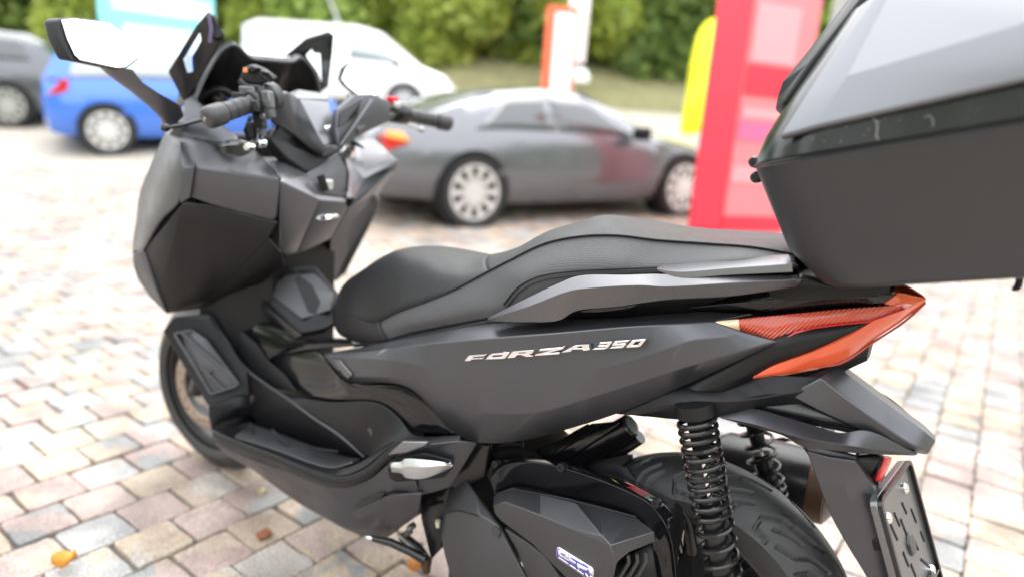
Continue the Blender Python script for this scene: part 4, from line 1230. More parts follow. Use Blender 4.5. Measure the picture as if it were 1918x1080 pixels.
for k, (a, b, w_, h_) in enumerate(((.55, 1.0, .4, .02), (.55, 1.08, .4, .02), (.72, .95, .12, .05))):
    slab('clip', [(a - w_, b), (a + w_, b), (a + w_, b + h_), (a - w_, b + h_)], .0, .006, M['semigloss'], .001, ph)

# --- shock absorbers
def shock(top, bot, coil_r, wire, sleeve_frac, turns_top, turns_low):
    top, bot = np.array(top), np.array(bot)
    ax_ = (bot - top); Ln = np.linalg.norm(ax_); ax_ /= Ln
    e1 = np.cross(ax_, [0, 1, 0]); e1 /= np.linalg.norm(e1); e2 = np.cross(ax_, e1)
    body = lathe('shock_absorber', [(0, Ln * sleeve_frac - .01), (coil_r * .60, Ln * sleeve_frac - .01), (coil_r * .66, Ln * sleeve_frac), (coil_r * .66, Ln * .98), (0, Ln * .98)], top, ax_, M['semigloss'], SC, 24)
    lathe('rod', [(0, .0), (coil_r * .16, .0), (coil_r * .16, Ln * sleeve_frac), (0, Ln * sleeve_frac)], top, ax_, M['chrome'], body, 12)
    lathe('bump_sleeve', [(coil_r * .5, -.02), (coil_r * .55, 0.0), (coil_r * .5, Ln * .17), (coil_r * .3, Ln * .2), (0, Ln * .2)], top, ax_, M['plastic_dark'], body, 20)
    P = []
    steps = 30
    tot = turns_top + turns_low
    for i in range(int(tot * steps) + 1):
        q = i / steps
        # the upper coils are wound closer
        h = (q / turns_top) ** 1.15 * .55 if q < turns_top else .55 + (q - turns_top) / turns_low * .45
        th = 2 * math.pi * q
        P.append(top + ax_ * (h * Ln - .006) + coil_r * (math.cos(th) * e1 + math.sin(th) * e2))
    tube('coil_spring', P, wire, M['semigloss'], body, 8)
    lathe('spring_cap', [(0, -.03), (coil_r * 1.05, -.028), (coil_r * 1.05, -.008), (coil_r * .6, -.006)], top, ax_, M['plastic_dark'], body, 24)
    return body
shock(aty(1306, 787, .168), aty(1362, 1120, .158), .0275, .0041, .47, 11, 5)
shock(aty(1413, 797, -.165), aty(1462, 985, -.165), .0285, .0038, .32, 4.2, 6)

# --- exhaust on the right
ml = Mesh()
a_, b_ = aty(1240 + .3148 * 330, 740 + .3148 * 365, -.275), aty(1240 + .3148 * 1000, 740 + .3148 * 560, -.275)
dr = (b_ - a_) / np.linalg.norm(b_ - a_)
ex = lathe('muffler', [(0, 0), (.05, 0), (.062, .02), (.07, .12), (.072, np.linalg.norm(b_ - a_) * .8), (.068, np.linalg.norm(b_ - a_)), (.05, np.linalg.norm(b_ - a_) + .012), (.03, np.linalg.norm(b_ - a_) + .012)], a_, dr, M['muffler'], SC, 40)
lathe('muffler_tip', [(.069, np.linalg.norm(b_ - a_) * .84), (.0735, np.linalg.norm(b_ - a_) * .86), (.0715, np.linalg.norm(b_ - a_) * .99), (.066, np.linalg.norm(b_ - a_) * 1.0)], a_, dr, M['rust'], ex, 40)
sg = [SH(330, 335, -.345), SH(480, 285, -.345), SH(720, 245, -.345), SH(800, 262, -.345), SH(690, 285, -.34), SH(480, 318, -.34)]
poly('heat_shield', sg, M['semigloss'], ex, thick=.004, bevel=.0015)
tube('swing_rod', [SH(20, 405, -.12), SH(80, 380, -.13), SH(135, 350, -.14)], .008, M['steel'], SC)

# --- air box, its cover and the belt case
loft('air_box', [
    [EN(415, 475, .09), EN(455, 376, .09), EN(560, 346, .09), EN(700, 354, .09), EN(900, 391, .09), EN(1200, 474, .09), EN(1490, 598, .09), EN(1570, 650, .085), EN(1620, 800, .085), EN(1650, 1190, .085)],
    [EN(420, 482, .16), EN(462, 400, .16), EN(580, 372, .16), EN(720, 374, .16), EN(905, 412, .16), EN(1200, 500, .16), EN(1440, 618, .16), EN(1515, 690, .155), EN(1570, 830, .155), EN(1600, 1190, .155)],
    [EN(440, 505, .186), EN(500, 430, .186), EN(640, 396, .186), EN(760, 404, .186), EN(920, 444, .186), EN(1200, 545, .186), EN(1385, 640, .186), EN(1440, 700, .182), EN(1510, 830, .182), EN(1560, 1190, .182)],
    [EN(450, 530, .182), EN(510, 460, .182), EN(650, 425, .182), EN(770, 432, .182), EN(920, 470, .182), EN(1180, 565, .182), EN(1350, 650, .182), EN(1420, 715, .178), EN(1490, 840, .178), EN(1535, 1190, .178)],
    [EN(470, 592, .172), EN(505, 530, .174), EN(585, 478, .174), EN(740, 486, .174), EN(950, 530, .174), EN(1200, 612, .174), EN(1330, 690, .174), EN(1405, 780, .178), EN(1455, 900, .18), EN(1505, 1190, .184)],
    [EN(520, 700, .16), EN(560, 640, .158), EN(640, 600, .158), EN(760, 620, .158), EN(950, 670, .158), EN(1200, 740, .158), EN(1300, 780, .16), EN(1380, 850, .186), EN(1420, 950, .184), EN(1440, 1190, .18)]],
    M['gloss'], SC, 6, .004, .0015, sharp=25)
poly('air_box_rear', [EN(1440, 590, .075), EN(1565, 650, .075), EN(1640, 760, .07), EN(1690, 1000, .07), EN(1690, 1250, .07), EN(1430, 1250, .075)], M['semigloss'], SC, thick=.09, bevel=.006, outward=(0, 1, 0))
cv = {'P0': EN(462, 606, .182), 'P1': EN(490, 583, .176), 'P2': EN(570, 556, .172), 'P3': EN(740, 586, .170), 'P4': EN(900, 617, .168), 'P5': EN(1100, 662, .168), 'P6': EN(1310, 722, .170), 'P7': EN(1400, 792, .178), 'P8': EN(1438, 900, .192), 'P9': EN(1486, 1190, .188),
      'Q0': EN(458, 655, .213), 'Q1': EN(530, 631, .222), 'Q2': EN(740, 712, .228), 'Q3': EN(950, 802, .232), 'Q4': EN(1156, 890, .236), 'Q5': EN(1416, 806, .208), 'S1': EN(955, 640, .192), 'S2': EN(1108, 832, .233),
      'R0': EN(470, 705, .212), 'R1': EN(505, 745, .215), 'R2': EN(690, 880, .222), 'R3': EN(1000, 1190, .228), 'T1': EN(1192, 1000, .233), 'T2': EN(1150, 1190, .23), 'U1': EN(1250, 940, .222), 'U2': EN(1425, 870, .203)}
kk = list(cv); ix = {k: i for i, k in enumerate(kk)}
fcs = ['P0 P1 Q1 Q0', 'P1 P2 Q1', 'P2 P3 Q2 Q1', 'P3 P4 S1', 'P3 S1 S2 Q3 Q2', 'S2 Q4 Q3', 'P4 P5 S2 S1', 'P5 P6 Q4 S2', 'P6 P7 Q5 Q4', 'Q0 Q1 R1 R0', 'Q1 Q2 R2 R1', 'Q2 Q3 R3 R2', 'Q3 Q4 T1 T2 R3', 'Q4 Q5 U2 U1 T1', 'Q5 P7 P8 U2']
cover = poly('air_box_cover', [cv[k] for k in kk], M['cover'], SC, [tuple(ix[a] for a in f.split()) for f in fcs], .006, .0022, (0, 1, 0), sharp=10)
poly('cover_lip', [EN(462, 612, .184), EN(490, 586, .178), EN(570, 559, .174), EN(740, 589, .172), EN(900, 620, .170), EN(1310, 725, .172), EN(1312, 714, .170), EN(900, 608, .168), EN(740, 577, .170), EN(568, 547, .172), EN(486, 576, .176), EN(456, 606, .182)], M['plastic'], SC, thick=.006, bevel=.001)
for dx in (0, 52, 104):
    pts = [EN(1262 + dx, 945 - dx * .14, .212 - dx * .00008), EN(1268 + dx, 990 - dx * .1, .21 - dx * .00008), EN(1225 + dx, 1060, .21 - dx * .00008), EN(1170 + dx, 1120, .208 - dx * .00008)]
    tube('cover_slat', pts, .0035, M['cover'], cover, 8)
poly('cover_recess', [EN(1205, 985, .2), EN(1400, 880, .194), EN(1450, 1190, .19), EN(1150, 1190, .2)], M['plastic_dark'], SC, thick=.004, bevel=0)
for (a, b, r_) in ((485, 402, .0075), (876, 422, .0085), (1436, 632, .0075)):
    o = lathe('bolt', [(0, .004), (r_ * .35, .004), (r_ * .4, .006), (r_ * .85, .006), (r_, .002), (r_, -.008)], EN(a, b, .180 if a != 1436 else .176) + np.array([0, .004, 0]), (0, 1, .25), M['plastic_dark'], SC, 16)
bc = {'a': EN(205, 510, .14), 'b': EN(300, 508, .15), 'c': EN(372, 605, .16), 'd': EN(492, 776, .186), 'e': EN(705, 1190, .188), 'f': EN(238, 1190, .18), 'g': EN(168, 950, .178), 'h': EN(146, 835, .178), 'i': EN(163, 697, .172), 'j': EN(260, 681, .186), 'k': EN(372, 712, .19)}
kk = list(bc); ix = {k: i for i, k in enumerate(kk)}
belt = poly('belt_case', [bc[k] for k in kk], M['cover'], SC, [tuple(ix[a] for a in f) for f in ('abckji', 'cdk', 'ijkdefgh')], .01, .003, (0, 1, 0), sharp=6)
o = lathe('plug', [(0, .0), (.0095, .0), (.0105, -.0015), (.0112, -.004)], EN(472, 815, .1915), (0, 1, 0), M['cover'], belt, 28)
seam([EN(146, 838, .181), EN(165, 702, .175), EN(205, 688, .182), EN(260, 684, .189), EN(372, 714, .193)], .0012)
poly('belt_case_rear', [EN(525, 790, .184), EN(660, 872, .186), EN(770, 960, .187), EN(930, 1190, .187), EN(700, 1190, .184), EN(600, 920, .184)], M['cover'], SC, thick=.01, bevel=.002)
# badge on the cover
def on_cover(a, b, h=.0):
    # plane of the flat face through Q1, Q4 and T1
    p0, p1, p2 = cv['Q1'], cv['Q3'], cv['R3']
    n_ = np.cross(p1 - p0, p2 - p0); n_ /= np.linalg.norm(n_)
    if n_[1] < 0: n_ = -n_
    w = ray(780 + .3148 * a, 740 + .3148 * b)
    t = (p0 - CAM) @ n_ / (w @ n_)
    return CAM + w * t + n_ * h
bw = lambda a, b, h: on_cover(((1020 + a * .0741) - 780) / .3148, ((1000 + b * .0741) - 740) / .3148, h)
def patch(name, pts, h, m, th, parent):
    P = [bw(a, b, h) for a, b in pts]
    return poly(name, P, m, parent, thick=th, bevel=0)
bd = patch('badge', [(345, 325), (400, 318), (640, 470), (1220, 830), (1258, 900), (1245, 1180), (1080, 1075), (380, 600), (325, 540)], .0022, M['badge_white'], .003, SC)
patch('badge_field', [(352, 332), (400, 326), (640, 480), (1215, 838), (1248, 905), (1236, 1160), (1080, 1062), (385, 590), (333, 535)], .0026, M['badge_blue'], .0006, bd)
for pts in ([(385, 370), (430, 360), (640, 490), (625, 580), (480, 500), (475, 520), (640, 615), (640, 640), (420, 520), (380, 470)],
            [(655, 490), (1000, 690), (990, 720), (720, 560), (690, 580), (830, 690), (800, 720), (640, 630), (650, 580), (640, 560)],
            [(860, 700), (1130, 840), (1110, 890), (1000, 870), (985, 850), (930, 820), (905, 860), (870, 800)], [(1130, 800), (1220, 850), (1245, 910), (1240, 1000), (1170, 960), (1150, 880)],
            [(1060, 950), (1110, 985), (1130, 1030), (1180, 1060), (1190, 1010), (1232, 1030), (1225, 1080), (1170, 1075), (1080, 1015)]):
    patch('badge_letter', pts, .003, M['badge_white'], .0005, bd)
patch('badge_letter_counter', [(455, 425), (570, 490), (560, 520), (450, 460)], .0033, M['badge_blue'], .0004, bd)
for a0, a1 in ((395, 640), (670, 830), (850, 1030)):
    q = lambda a: 540 + (a - 395) * .68
    patch('badge_small_print', [(a0, q(a0)), (a1, q(a1)), (a1 - 4, q(a1) + 28), (a0 - 4, q(a0) + 28)], .003, M['badge_white'], .0004, bd)

# engine pieces above the air box
cyl = tube('intake_pipe', [EN(860, 430, .07), EN(1000, 345, .07), EN(1150, 255, .07), EN(1275, 178, .07)], [.022, .023, .0235, .021], M['gloss'], SC, 24)
tube('breather_pipe', [EN(1060, 420, .03), EN(1200, 330, .03), EN(1335, 245, .03)], [.014, .0145, .013], M['semigloss'], SC, 20)
lathe('pipe_end', [(.012, -.004), (.020, -.003), (.0215, .0), (.019, .003), (.013, .004), (0, .001)], EN(1275, 178, .07), EN(1275, 178, .07) - EN(1150, 255, .07), M['semigloss'], cyl, 24)
eb = poly('engine_plate', [EN(700, 330, .085), EN(860, 250, .085), EN(1040, 165, .085), EN(1235, 150, .085), EN(1100, 250, .095), EN(920, 370, .1), EN(800, 400, .1)], M['gloss'], SC, thick=.05, bevel=.003)
for k in range(4):
    a0 = np.array([745 + k * 28, 330 + k * 6]); a1 = np.array([1025 + k * 26, 172 - k * 1.5])
    tube('cooling_rib', [EN(*a0, .0885 + k * .002), EN(*a1, .0885 + k * .001)], .0022, M['semigloss'], eb, 6)
poly('bracket_plate', [EN(1140, 375, .05), EN(1270, 345, .05), EN(1270, 385, .05), EN(1225, 420, .05), EN(1300, 480, .05), EN(1380, 560, .05), EN(1200, 480, .06), EN(900, 400, .07)], M['plastic_dark'], SC, thick=.03, bevel=.003)
tube('hose', [EN(330, 420, .09), EN(400, 350, .10), EN(470, 300, .1), EN(560, 280, .1), EN(640, 290, .09)], .008, M['plastic_dark'], SC)
tube('hose', [EN(345, 380, .11), EN(362, 400, .112), EN(370, 430, .11), EN(350, 470, .10)], .011, M['semigloss'], SC)
# frame parts between the floor and the belt case
poly('frame_plate', [LO(1130, 40, .15), LO(1240, 60, .14), LO(1200, 300, .14), LO(960, 420, .15), LO(880, 640, .15), LO(850, 870, .15), LO(780, 950, .15), LO(700, 620, .15), LO(700, 460, .155), LO(930, 300, .16)], M['semigloss'], SC, thick=.05, bevel=.004)
for k in range(3):
    tube('frame_rib', [LO(765, 428 + k * 52, .153), LO(868, 395 + k * 52, .153)], .003, M['semigloss'], SC, 8)
tube('rubber_stop', [LO(835, 640, .158), LO(835, 690, .158)], [.006, .004], material('cream_rubber', (.6, .56, .42), .6), SC, 12)
tube('stand_pedal', [LO(310, 775, .20), LO(470, 810, .19), LO(620, 880, .18), LO(740, 945, .17)], [.006, .009, .009, .011], M['semigloss'], SC)
lathe('pedal_tip', [(0, .012), (.005, .01), (.007, .0), (.006, -.008)], LO(312, 776, .2), LO(312, 776, .2) - LO(470, 810, .19), M['chrome'], SC, 14)
tube('stand_leg', [LO(560, 760, .16), LO(680, 860, .16), LO(750, 960, .16), LO(745, 1030, .155)], [.011, .012, .012, .009], M['plastic_dark'], SC)
tube('stand_spring', [LO(520, 740, .175), LO(640, 850, .17), LO(720, 930, .168)], .004, M['steel'], SC, 8)
for a, b in ((560, 760), (600, 735), (625, 690)):
    lathe('link_bolt', [(0, .008), (.006, .008), (.0075, .004), (.0075, -.01)], LO(a, b, .158), (0, 1, 0), M['steel'], SC, 12)
tube('stand_foot', [LO(735, 930, .165), LO(740, 1030, .165)], [.012, .008], M['rust'], SC, 10)
tube('centre_stand', [(.50, .10, .20), (.47, .13, .12), (.44, .15, .02)], [.013, .013, .015], M['plastic_dark'], SC)
tube('centre_stand', [(.50, -.10, .20), (.47, -.13, .12), (.44, -.15, .02)], [.013, .013, .015], M['plastic_dark'], SC)
# ------------------------------------------------------------------ floor, lower fairing and tunnel
ramp = poly('foot_ramp', [FL(165, 190, .275), FL(205, 140, .27), FL(330, 128, .20), FL(345, 160, .195), FL(470, 335, .18), FL(482, 425, .18), FL(440, 425, .2), FL(330, 462, .268), FL(245, 325, .275)], M['plastic'], SC, thick=.02, bevel=.004)
poly('ramp_pad', [FL(205, 197, .268), FL(268, 186, .248), FL(322, 222, .235), FL(442, 386, .205), FL(422, 402, .215), FL(342, 424, .252)], M['cover'], SC, thick=.006, bevel=.002, outward=None).location = (-.004, .003, .003)
_pp = np.array([[205, 197, .268], [268, 186, .248], [322, 222, .235], [442, 386, .205], [422, 402, .215], [342, 424, .252]])
_k = np.linalg.lstsq(np.c_[_pp[:, :2], np.ones(6)], _pp[:, 2], rcond=None)[0]
def on_pad(a, b): return FL(a, b, float(_k @ [a, b, 1]) + .007)
for a, b, c_, d_, r_ in ((235, 198, 418, 356, .0042), (318, 335, 388, 405, .003), (300, 330, 345, 338, .003), (208, 202, 340, 420, .0032), (340, 420, 436, 388, .0028), (322, 226, 440, 384, .0028), (210, 200, 266, 190, .0028)):
    tube('ramp_rib', [on_pad(a, b), on_pad(c_, d_)], r_, M['cover'], SC, 8)
loft('ramp_step', [[FL(330, 462, .27), FL(440, 425, .205), FL(482, 425, .18)], [FL(335, 500, .268), FL(450, 465, .205), FL(484, 465, .18)], [FL(342, 542, .272), FL(400, 515, .23), FL(486, 492, .18)]], M['plastic'], SC, 4, .006, .003, outward=(-1, .5, 0))
loft('ramp_wall', [[FL(330, 130, .2), FL(400, 225, .185), FL(465, 318, .175), FL(560, 395, .168)], [FL(345, 160, .195), FL(405, 250, .188), FL(470, 340, .178), FL(500, 380, .175)], [FL(350, 170, .17), FL(415, 265, .165), FL(476, 350, .16), FL(500, 400, .16)]], M['plastic'], SC, 5, .006, .003)
Z0 = .318
def fz(a, b, z): return atz(220 + .5187 * a, 520 + .5187 * b, z)
floor_rows = [[FL(342, 545, .272), FL(420, 578, .272), FL(560, 630, .27), FL(790, 712, .264), FL(880, 690, .258), FL(975, 615, .25), FL(1025, 588, .246)],
              [FL(400, 532, .236), FL(440, 590, .255), FL(570, 628, .255), FL(760, 692, .25), FL(860, 672, .245), FL(940, 625, .24), FL(1000, 590, .24)],
              [FL(480, 515, .182), FL(540, 540, .18), FL(650, 580, .178), FL(800, 632, .172), FL(890, 655, .17), FL(932, 620, .175), FL(1000, 585, .2)]]
loft('floorboard', floor_rows, M['plastic'], SC, 6, .012, .003, outward=(0, 0, 1))
loft('floor_mat', [[FL(398, 573, .252), FL(560, 620, .25), FL(770, 688, .245), FL(850, 668, .24)], [FL(480, 528, .195), FL(640, 585, .192), FL(790, 640, .186), FL(885, 656, .19)]], M['cover'], SC, 5, .005, .002, outward=(0, 0, 1)).location = (0, 0, .004)
for a, b, c_, d_ in ((480, 535, 500, 598), (560, 560, 640, 640), (690, 625, 800, 640), (600, 640, 720, 672), (410, 570, 470, 540)):
    p, q = FL(a, b, .225), FL(c_, d_, .225)
    p, q = fz(a, b, .0) if False else p, q
    tube('floor_rib', [p + np.array([0, 0, .009]), q + np.array([0, 0, .009])], .0035, M['plastic'], SC, 8)
poly('floor_filler', [FL(330, 490, .245), FL(445, 455, .18), FL(500, 455, .15), FL(505, 530, .15), FL(430, 585, .22), FL(345, 560, .25)], M['plastic_dark'], SC, thick=.01, bevel=0)
# rim below the floor edge, then the lower fairing
loft('floor_rim', [[FL(340, 546, .274), FL(420, 580, .276), FL(560, 632, .275), FL(790, 716, .269), FL(885, 692, .262), FL(980, 617, .254), FL(1030, 590, .25)],
                   [FL(342, 565, .28), FL(420, 602, .281), FL(560, 655, .28), FL(790, 742, .273), FL(892, 715, .266), FL(985, 645, .256), FL(1036, 612, .252)],
                   [FL(352, 595, .272), FL(430, 632, .272), FL(570, 682, .27), FL(785, 760, .262), FL(900, 732, .256), FL(985, 660, .25), FL(1040, 625, .246)]], M['plastic'], SC, 6, .006, .003, sharp=25)
low = loft('lower_fairing', [[FL(352, 597, .268), FL(470, 650, .266), FL(620, 702, .264), FL(785, 760, .258), FL(900, 733, .252), FL(985, 668, .248), FL(1010, 655, .246)],
                       [FL(400, 640, .25), FL(510, 695, .248), FL(650, 745, .246), FL(800, 790, .243), FL(900, 770, .24), FL(985, 745, .236), FL(1080, 740, .232)],
                       [FL(470, 680, .225), FL(560, 735, .225), FL(690, 790, .225), FL(830, 835, .225), FL(930, 810, .222), FL(1010, 790, .22), FL(1095, 780, .215)],
                       [FL(505, 700, .2), FL(620, 785, .2), FL(740, 855, .2), FL(850, 905, .2), FL(960, 895, .2), FL(1040, 885, .2), FL(1098, 830, .2)],
                       [FL(560, 745, .16), FL(660, 815, .16), FL(760, 872, .16), FL(850, 918, .16), FL(965, 940, .165), FL(1040, 890, .17), FL(1100, 850, .17)]], M['paint'], SC, 6, .005, .002, sharp=10)
poly('fairing_vent', [FL(845, 838, .232), FL(880, 808, .234), FL(935, 775, .235), FL(968, 775, .234), FL(955, 795, .233), FL(900, 830, .231), FL(850, 850, .23)], M['semigloss'], SC, thick=.012, bevel=.002)
poly('fairing_blade', [FL(845, 850, .234), FL(985, 785, .237), FL(1100, 778, .225), FL(1090, 840, .21), FL(1030, 885, .205), FL(960, 895, .205), FL(870, 880, .212)], M['paint'], SC, thick=.008, bevel=.002)
# panel round the pillion step
step_panel = poly('step_panel', [FL(1040, 612, .249), FL(1112, 605, .242), FL(1232, 590, .22), FL(1300, 598, .19), FL(1275, 640, .19), FL(1205, 755, .195), FL(1140, 775, .21), FL(1098, 785, .222), FL(985, 748, .238), FL(968, 655, .246), FL(985, 642, .25)],
    M['paint'], SC, [(0, 1, 2, 3, 4, 5, 6, 7, 8, 9, 10)], .006, .002)
poly('step_blade', [FL(975, 640, .262), FL(1030, 590, .258), FL(1122, 592, .245), FL(1112, 606, .248), FL(1045, 630, .257)], M['paint_lit'], SC, thick=.01, bevel=.002)
poly('step_recess', [FL(966, 655, .249), FL(1105, 632, .245), FL(1212, 660, .222), FL(1210, 690, .222), FL(1180, 722, .225), FL(1010, 738, .24), FL(985, 725, .243)], M['plastic_dark'], SC, thick=.008, bevel=.002)
step = loft('pillion_step', [[FL(987, 664, .252), FL(1025, 662, .256), FL(1040, 652, .258), FL(1110, 655, .258), FL(1180, 664, .25), FL(1210, 672, .238)],
                      [FL(988, 682, .258), FL(1027, 685, .262), FL(1042, 680, .264), FL(1115, 682, .264), FL(1180, 676, .254), FL(1212, 678, .24)],
                      [FL(992, 700, .252), FL(1028, 706, .256), FL(1042, 720, .258), FL(1105, 724, .256), FL(1160, 706, .25), FL(1210, 684, .238)]], M['silver'], SC, 4, .012, .003, sharp=25)
# tunnel side: inner wall, lower grey panel and the gloss strip between
loft('lower_side_panel', [[FL(500, 352, .168), FL(560, 398, .172), FL(640, 423, .18), FL(760, 446, .19), FL(940, 452, .195), FL(1010, 500, .197), FL(1070, 562, .2), FL(1240, 566, .19)],
                     [FL(478, 338, .182), FL(545, 386, .188), FL(620, 436, .194), FL(710, 503, .2), FL(800, 563, .204), FL(892, 640, .203), FL(1000, 604, .228), FL(1240, 596, .20)]], M['plastic'], SC, 7, .006, .002, sharp=20)
edge_ = [FL(478, 340, .183), FL(545, 388, .189), FL(620, 438, .195), FL(710, 505, .201), FL(800, 565, .204), FL(895, 645, .198)]
loft('tunnel_wall', [edge_, [FL(482, 430, .174), FL(555, 475, .178), FL(640, 515, .18), FL(730, 560, .18), FL(815, 605, .182), FL(895, 650, .188)],
                     [FL(484, 502, .172), FL(560, 545, .172), FL(650, 582, .17), FL(740, 612, .168), FL(820, 640, .168), FL(895, 660, .18)]], M['plastic'], SC, 7, .006, .002, sharp=25)
tube('tunnel_edge_highlight', catmull(edge_, 6), .0035, M['cover'], SC, 8)  # highlight on the wall's upper edge, built as a paler tube
poly('inspection_lid', [FL(792, 515, .197), FL(918, 546, .2), FL(928, 618, .2), FL(895, 650, .187), FL(815, 560, .194)], M['cover'], SC, thick=.004, bevel=.0015)
loft('gloss_strip', [[FL(565, 285, .15), FL(650, 275, .155), FL(728, 270, .16), FL(775, 330, .175), FL(835, 380, .185), FL(1035, 395, .188), FL(1110, 450, .19), FL(1190, 530, .185), FL(1235, 560, .18)],
                     [FL(585, 320, .152), FL(670, 335, .162), FL(760, 355, .172), FL(830, 400, .184), FL(920, 420, .189), FL(1010, 440, .191), FL(1080, 490, .192), FL(1150, 540, .19), FL(1235, 562, .182)],
                     [FL(605, 345, .155), FL(650, 405, .168), FL(740, 432, .178), FL(840, 440, .186), FL(945, 452, .19), FL(1000, 490, .191), FL(1070, 550, .193), FL(1130, 560, .19), FL(1235, 566, .182)]], M['gloss'], SC, 6, .004, .001)
poly('gloss_tunnel_side', [FL(350, 95, .12), FL(430, 80, .11), FL(505, 98, .11), FL(645, 215, .125), FL(660, 228, .13), FL(560, 285, .15), FL(545, 300, .15), FL(500, 230, .15), FL(420, 160, .145)], M['gloss'], SC, thick=.006, bevel=.002)
poly('tunnel_foot_cover', [FL(345, 165, .165), FL(420, 165, .15), FL(500, 235, .152), FL(545, 300, .152), FL(600, 345, .155), FL(650, 410, .168), FL(560, 398, .168), FL(476, 348, .165)], M['plastic_dark'], SC, thick=.006, bevel=.003)
# tunnel top with the fuel lid
poly('tunnel_cover', [FR(540, 965, .112), FR(560, 925, .105), FR(605, 870, .09), FR(690, 822, .05), FR(772, 822, .0), FR(862, 930, -.04), FR(850, 1045, .06), FR(800, 1075, .08), FR(690, 1095, .122), FR(560, 1000, .122)], M['plastic'], SC,
     [(0, 1, 2, 3, 4, 5, 6, 7, 8, 9)], .02, .006, outward=(-.2, .4, 1))
poly('fuel_lid', [FR(585, 930, .098), FR(655, 868, .075), FR(770, 860, .02), FR(845, 935, -.01), FR(835, 1000, .04), FR(720, 1035, .1)], M['cover'], SC, thick=.006, bevel=.003, outward=(-.2, .4, 1)).location = (0, .002, .004)
poly('lid_latch', [FR(650, 878, .072), FR(665, 855, .062), FR(770, 850, .015), FR(792, 872, .01), FR(768, 868, .018), FR(680, 872, .06)], M['plastic_dark'], SC, thick=.004, bevel=.001, outward=(-.2, .4, 1)).location = (0, .004, .008)
poly('tunnel_edge', [FL(500, 92, .118), FL(512, 66, .115), FL(640, 190, .132), FL(662, 208, .132), FL(640, 222, .134), FL(520, 110, .12)], M['semigloss'], SC, thick=.008, bevel=.003, outward=(-.2, .6, .6))
loft('seat_front_trim', [[FL(560, 285, .15), FL(640, 235, .14), FL(740, 215, .14), FL(850, 222, .14)], [FL(565, 288, .15), FL(660, 262, .15), FL(760, 250, .158), FL(880, 236, .165)]], M['gloss'], SC, 4, .004)
poly('red_patch', [FR(398, 945, .118), FR(418, 918, .115), FR(470, 912, .1), FR(548, 912, .085), FR(520, 942, .1)], M['red_plain'], SC, thick=.003, bevel=.001)  # small thin red patch beside the tunnel

# ------------------------------------------------------------------ front cowl and leg shield
loft('front_cowl', [[FR(185, 311, .235), FR(135, 425, .25), FR(90, 540, .255), FR(76, 640, .26), FR(62, 770, .27)],
                    [FR(215, 330, .27), FR(200, 430, .285), FR(175, 545, .29), FR(120, 645, .292), FR(80, 768, .295)],
                    [FR(246, 346, .285), FR(252, 441, .302), FR(243, 565, .302), FR(170, 645, .305), FR(98, 768, .308)]], M['paint'], SC, 5, .006, .003, sharp=40, mirror=True)
loft('cowl_nose', [[FR(185, 311, .235), FR(135, 425, .25), FR(90, 540, .255), FR(76, 640, .26), FR(62, 770, .27), FR(75, 860, .272), FR(130, 950, .25)],
                   [p * np.array([1, .6, 1]) + np.array([.16, 0, 0]) for p in (FR(185, 311, .235), FR(135, 425, .25), FR(90, 540, .255), FR(76, 640, .26), FR(62, 770, .27), FR(75, 860, .272), FR(130, 950, .25))],
                   [p * np.array([1, .0, 1]) + np.array([.24, 0, 0]) for p in (FR(185, 311, .235), FR(135, 425, .25), FR(90, 540, .255), FR(76, 640, .26), FR(62, 770, .27), FR(75, 860, .272), FR(130, 950, .25))]], M['paint'], SC, 4, .005, outward=(1, .3, 0), mirror=True)
poly('cowl_top', [FR(186, 312, .236), FR(225, 285, .16), FR(330, 265, .12), FR(545, 385, .12), FR(635, 487, .19), FR(302, 439, .298), FR(253, 441, .303), FR(246, 346, .286)], M['paint'], SC, [(0, 1, 7), (1, 2, 3, 4, 5, 6, 7)], .006, .003, outward=(-.3, .2, 1))
poly('cowl_shoulder', [FR(253, 443, .304), FR(300, 441, .3), FR(284, 560, .298), FR(246, 584, .302), FR(243, 565, .304)], M['paint'], SC, thick=.006, bevel=.002)
poly('storage_lid', [FR(305, 443, .298), FR(634, 492, .19), FR(620, 640, .188), FR(600, 652, .195), FR(370, 588, .265), FR(287, 560, .296)], M['paint'], SC, thick=.008, bevel=.003)
kp = [FR(258, 582, .303), FR(350, 592, .272), FR(370, 640, .262), FR(240, 645, .301), FR(622, 657, .19), FR(588, 722, .198), FR(370, 955, .2), FR(257, 948, .25), FR(165, 928, .283), FR(190, 1008, .268), FR(100, 772, .304)]
poly('knee_panel', kp, M['plastic'], SC, [(0, 1, 2, 3), (1, 4, 5, 2), (2, 5, 6, 7), (3, 2, 7, 8), (8, 7, 6, 9), (0, 3, 8, 10)], .008, .003, outward=(-1, .5, 0), sharp=8)
poly('cowl_rim', [FR(60, 778, .305), FR(98, 768, .307), FR(150, 918, .292), FR(191, 1010, .27), FR(130, 952, .272), FR(74, 860, .29)], M['paint'], SC, thick=.01, bevel=.003)
poly('lower_shield', [FR(370, 953, .2), FR(588, 720, .198), FR(640, 780, .172), FR(650, 830, .15), FR(545, 905, .12), FR(420, 925, .14), FR(360, 985, .18), FR(190, 1012, .25)], M['plastic_dark'], SC, thick=.008, bevel=.002)
core('shield_core', [(1.36, .16, .45, .92), (1.28, .2, .42, .98), (1.20, .17, .40, .97), (1.12, .10, .40, .92)], M['plastic_dark'])
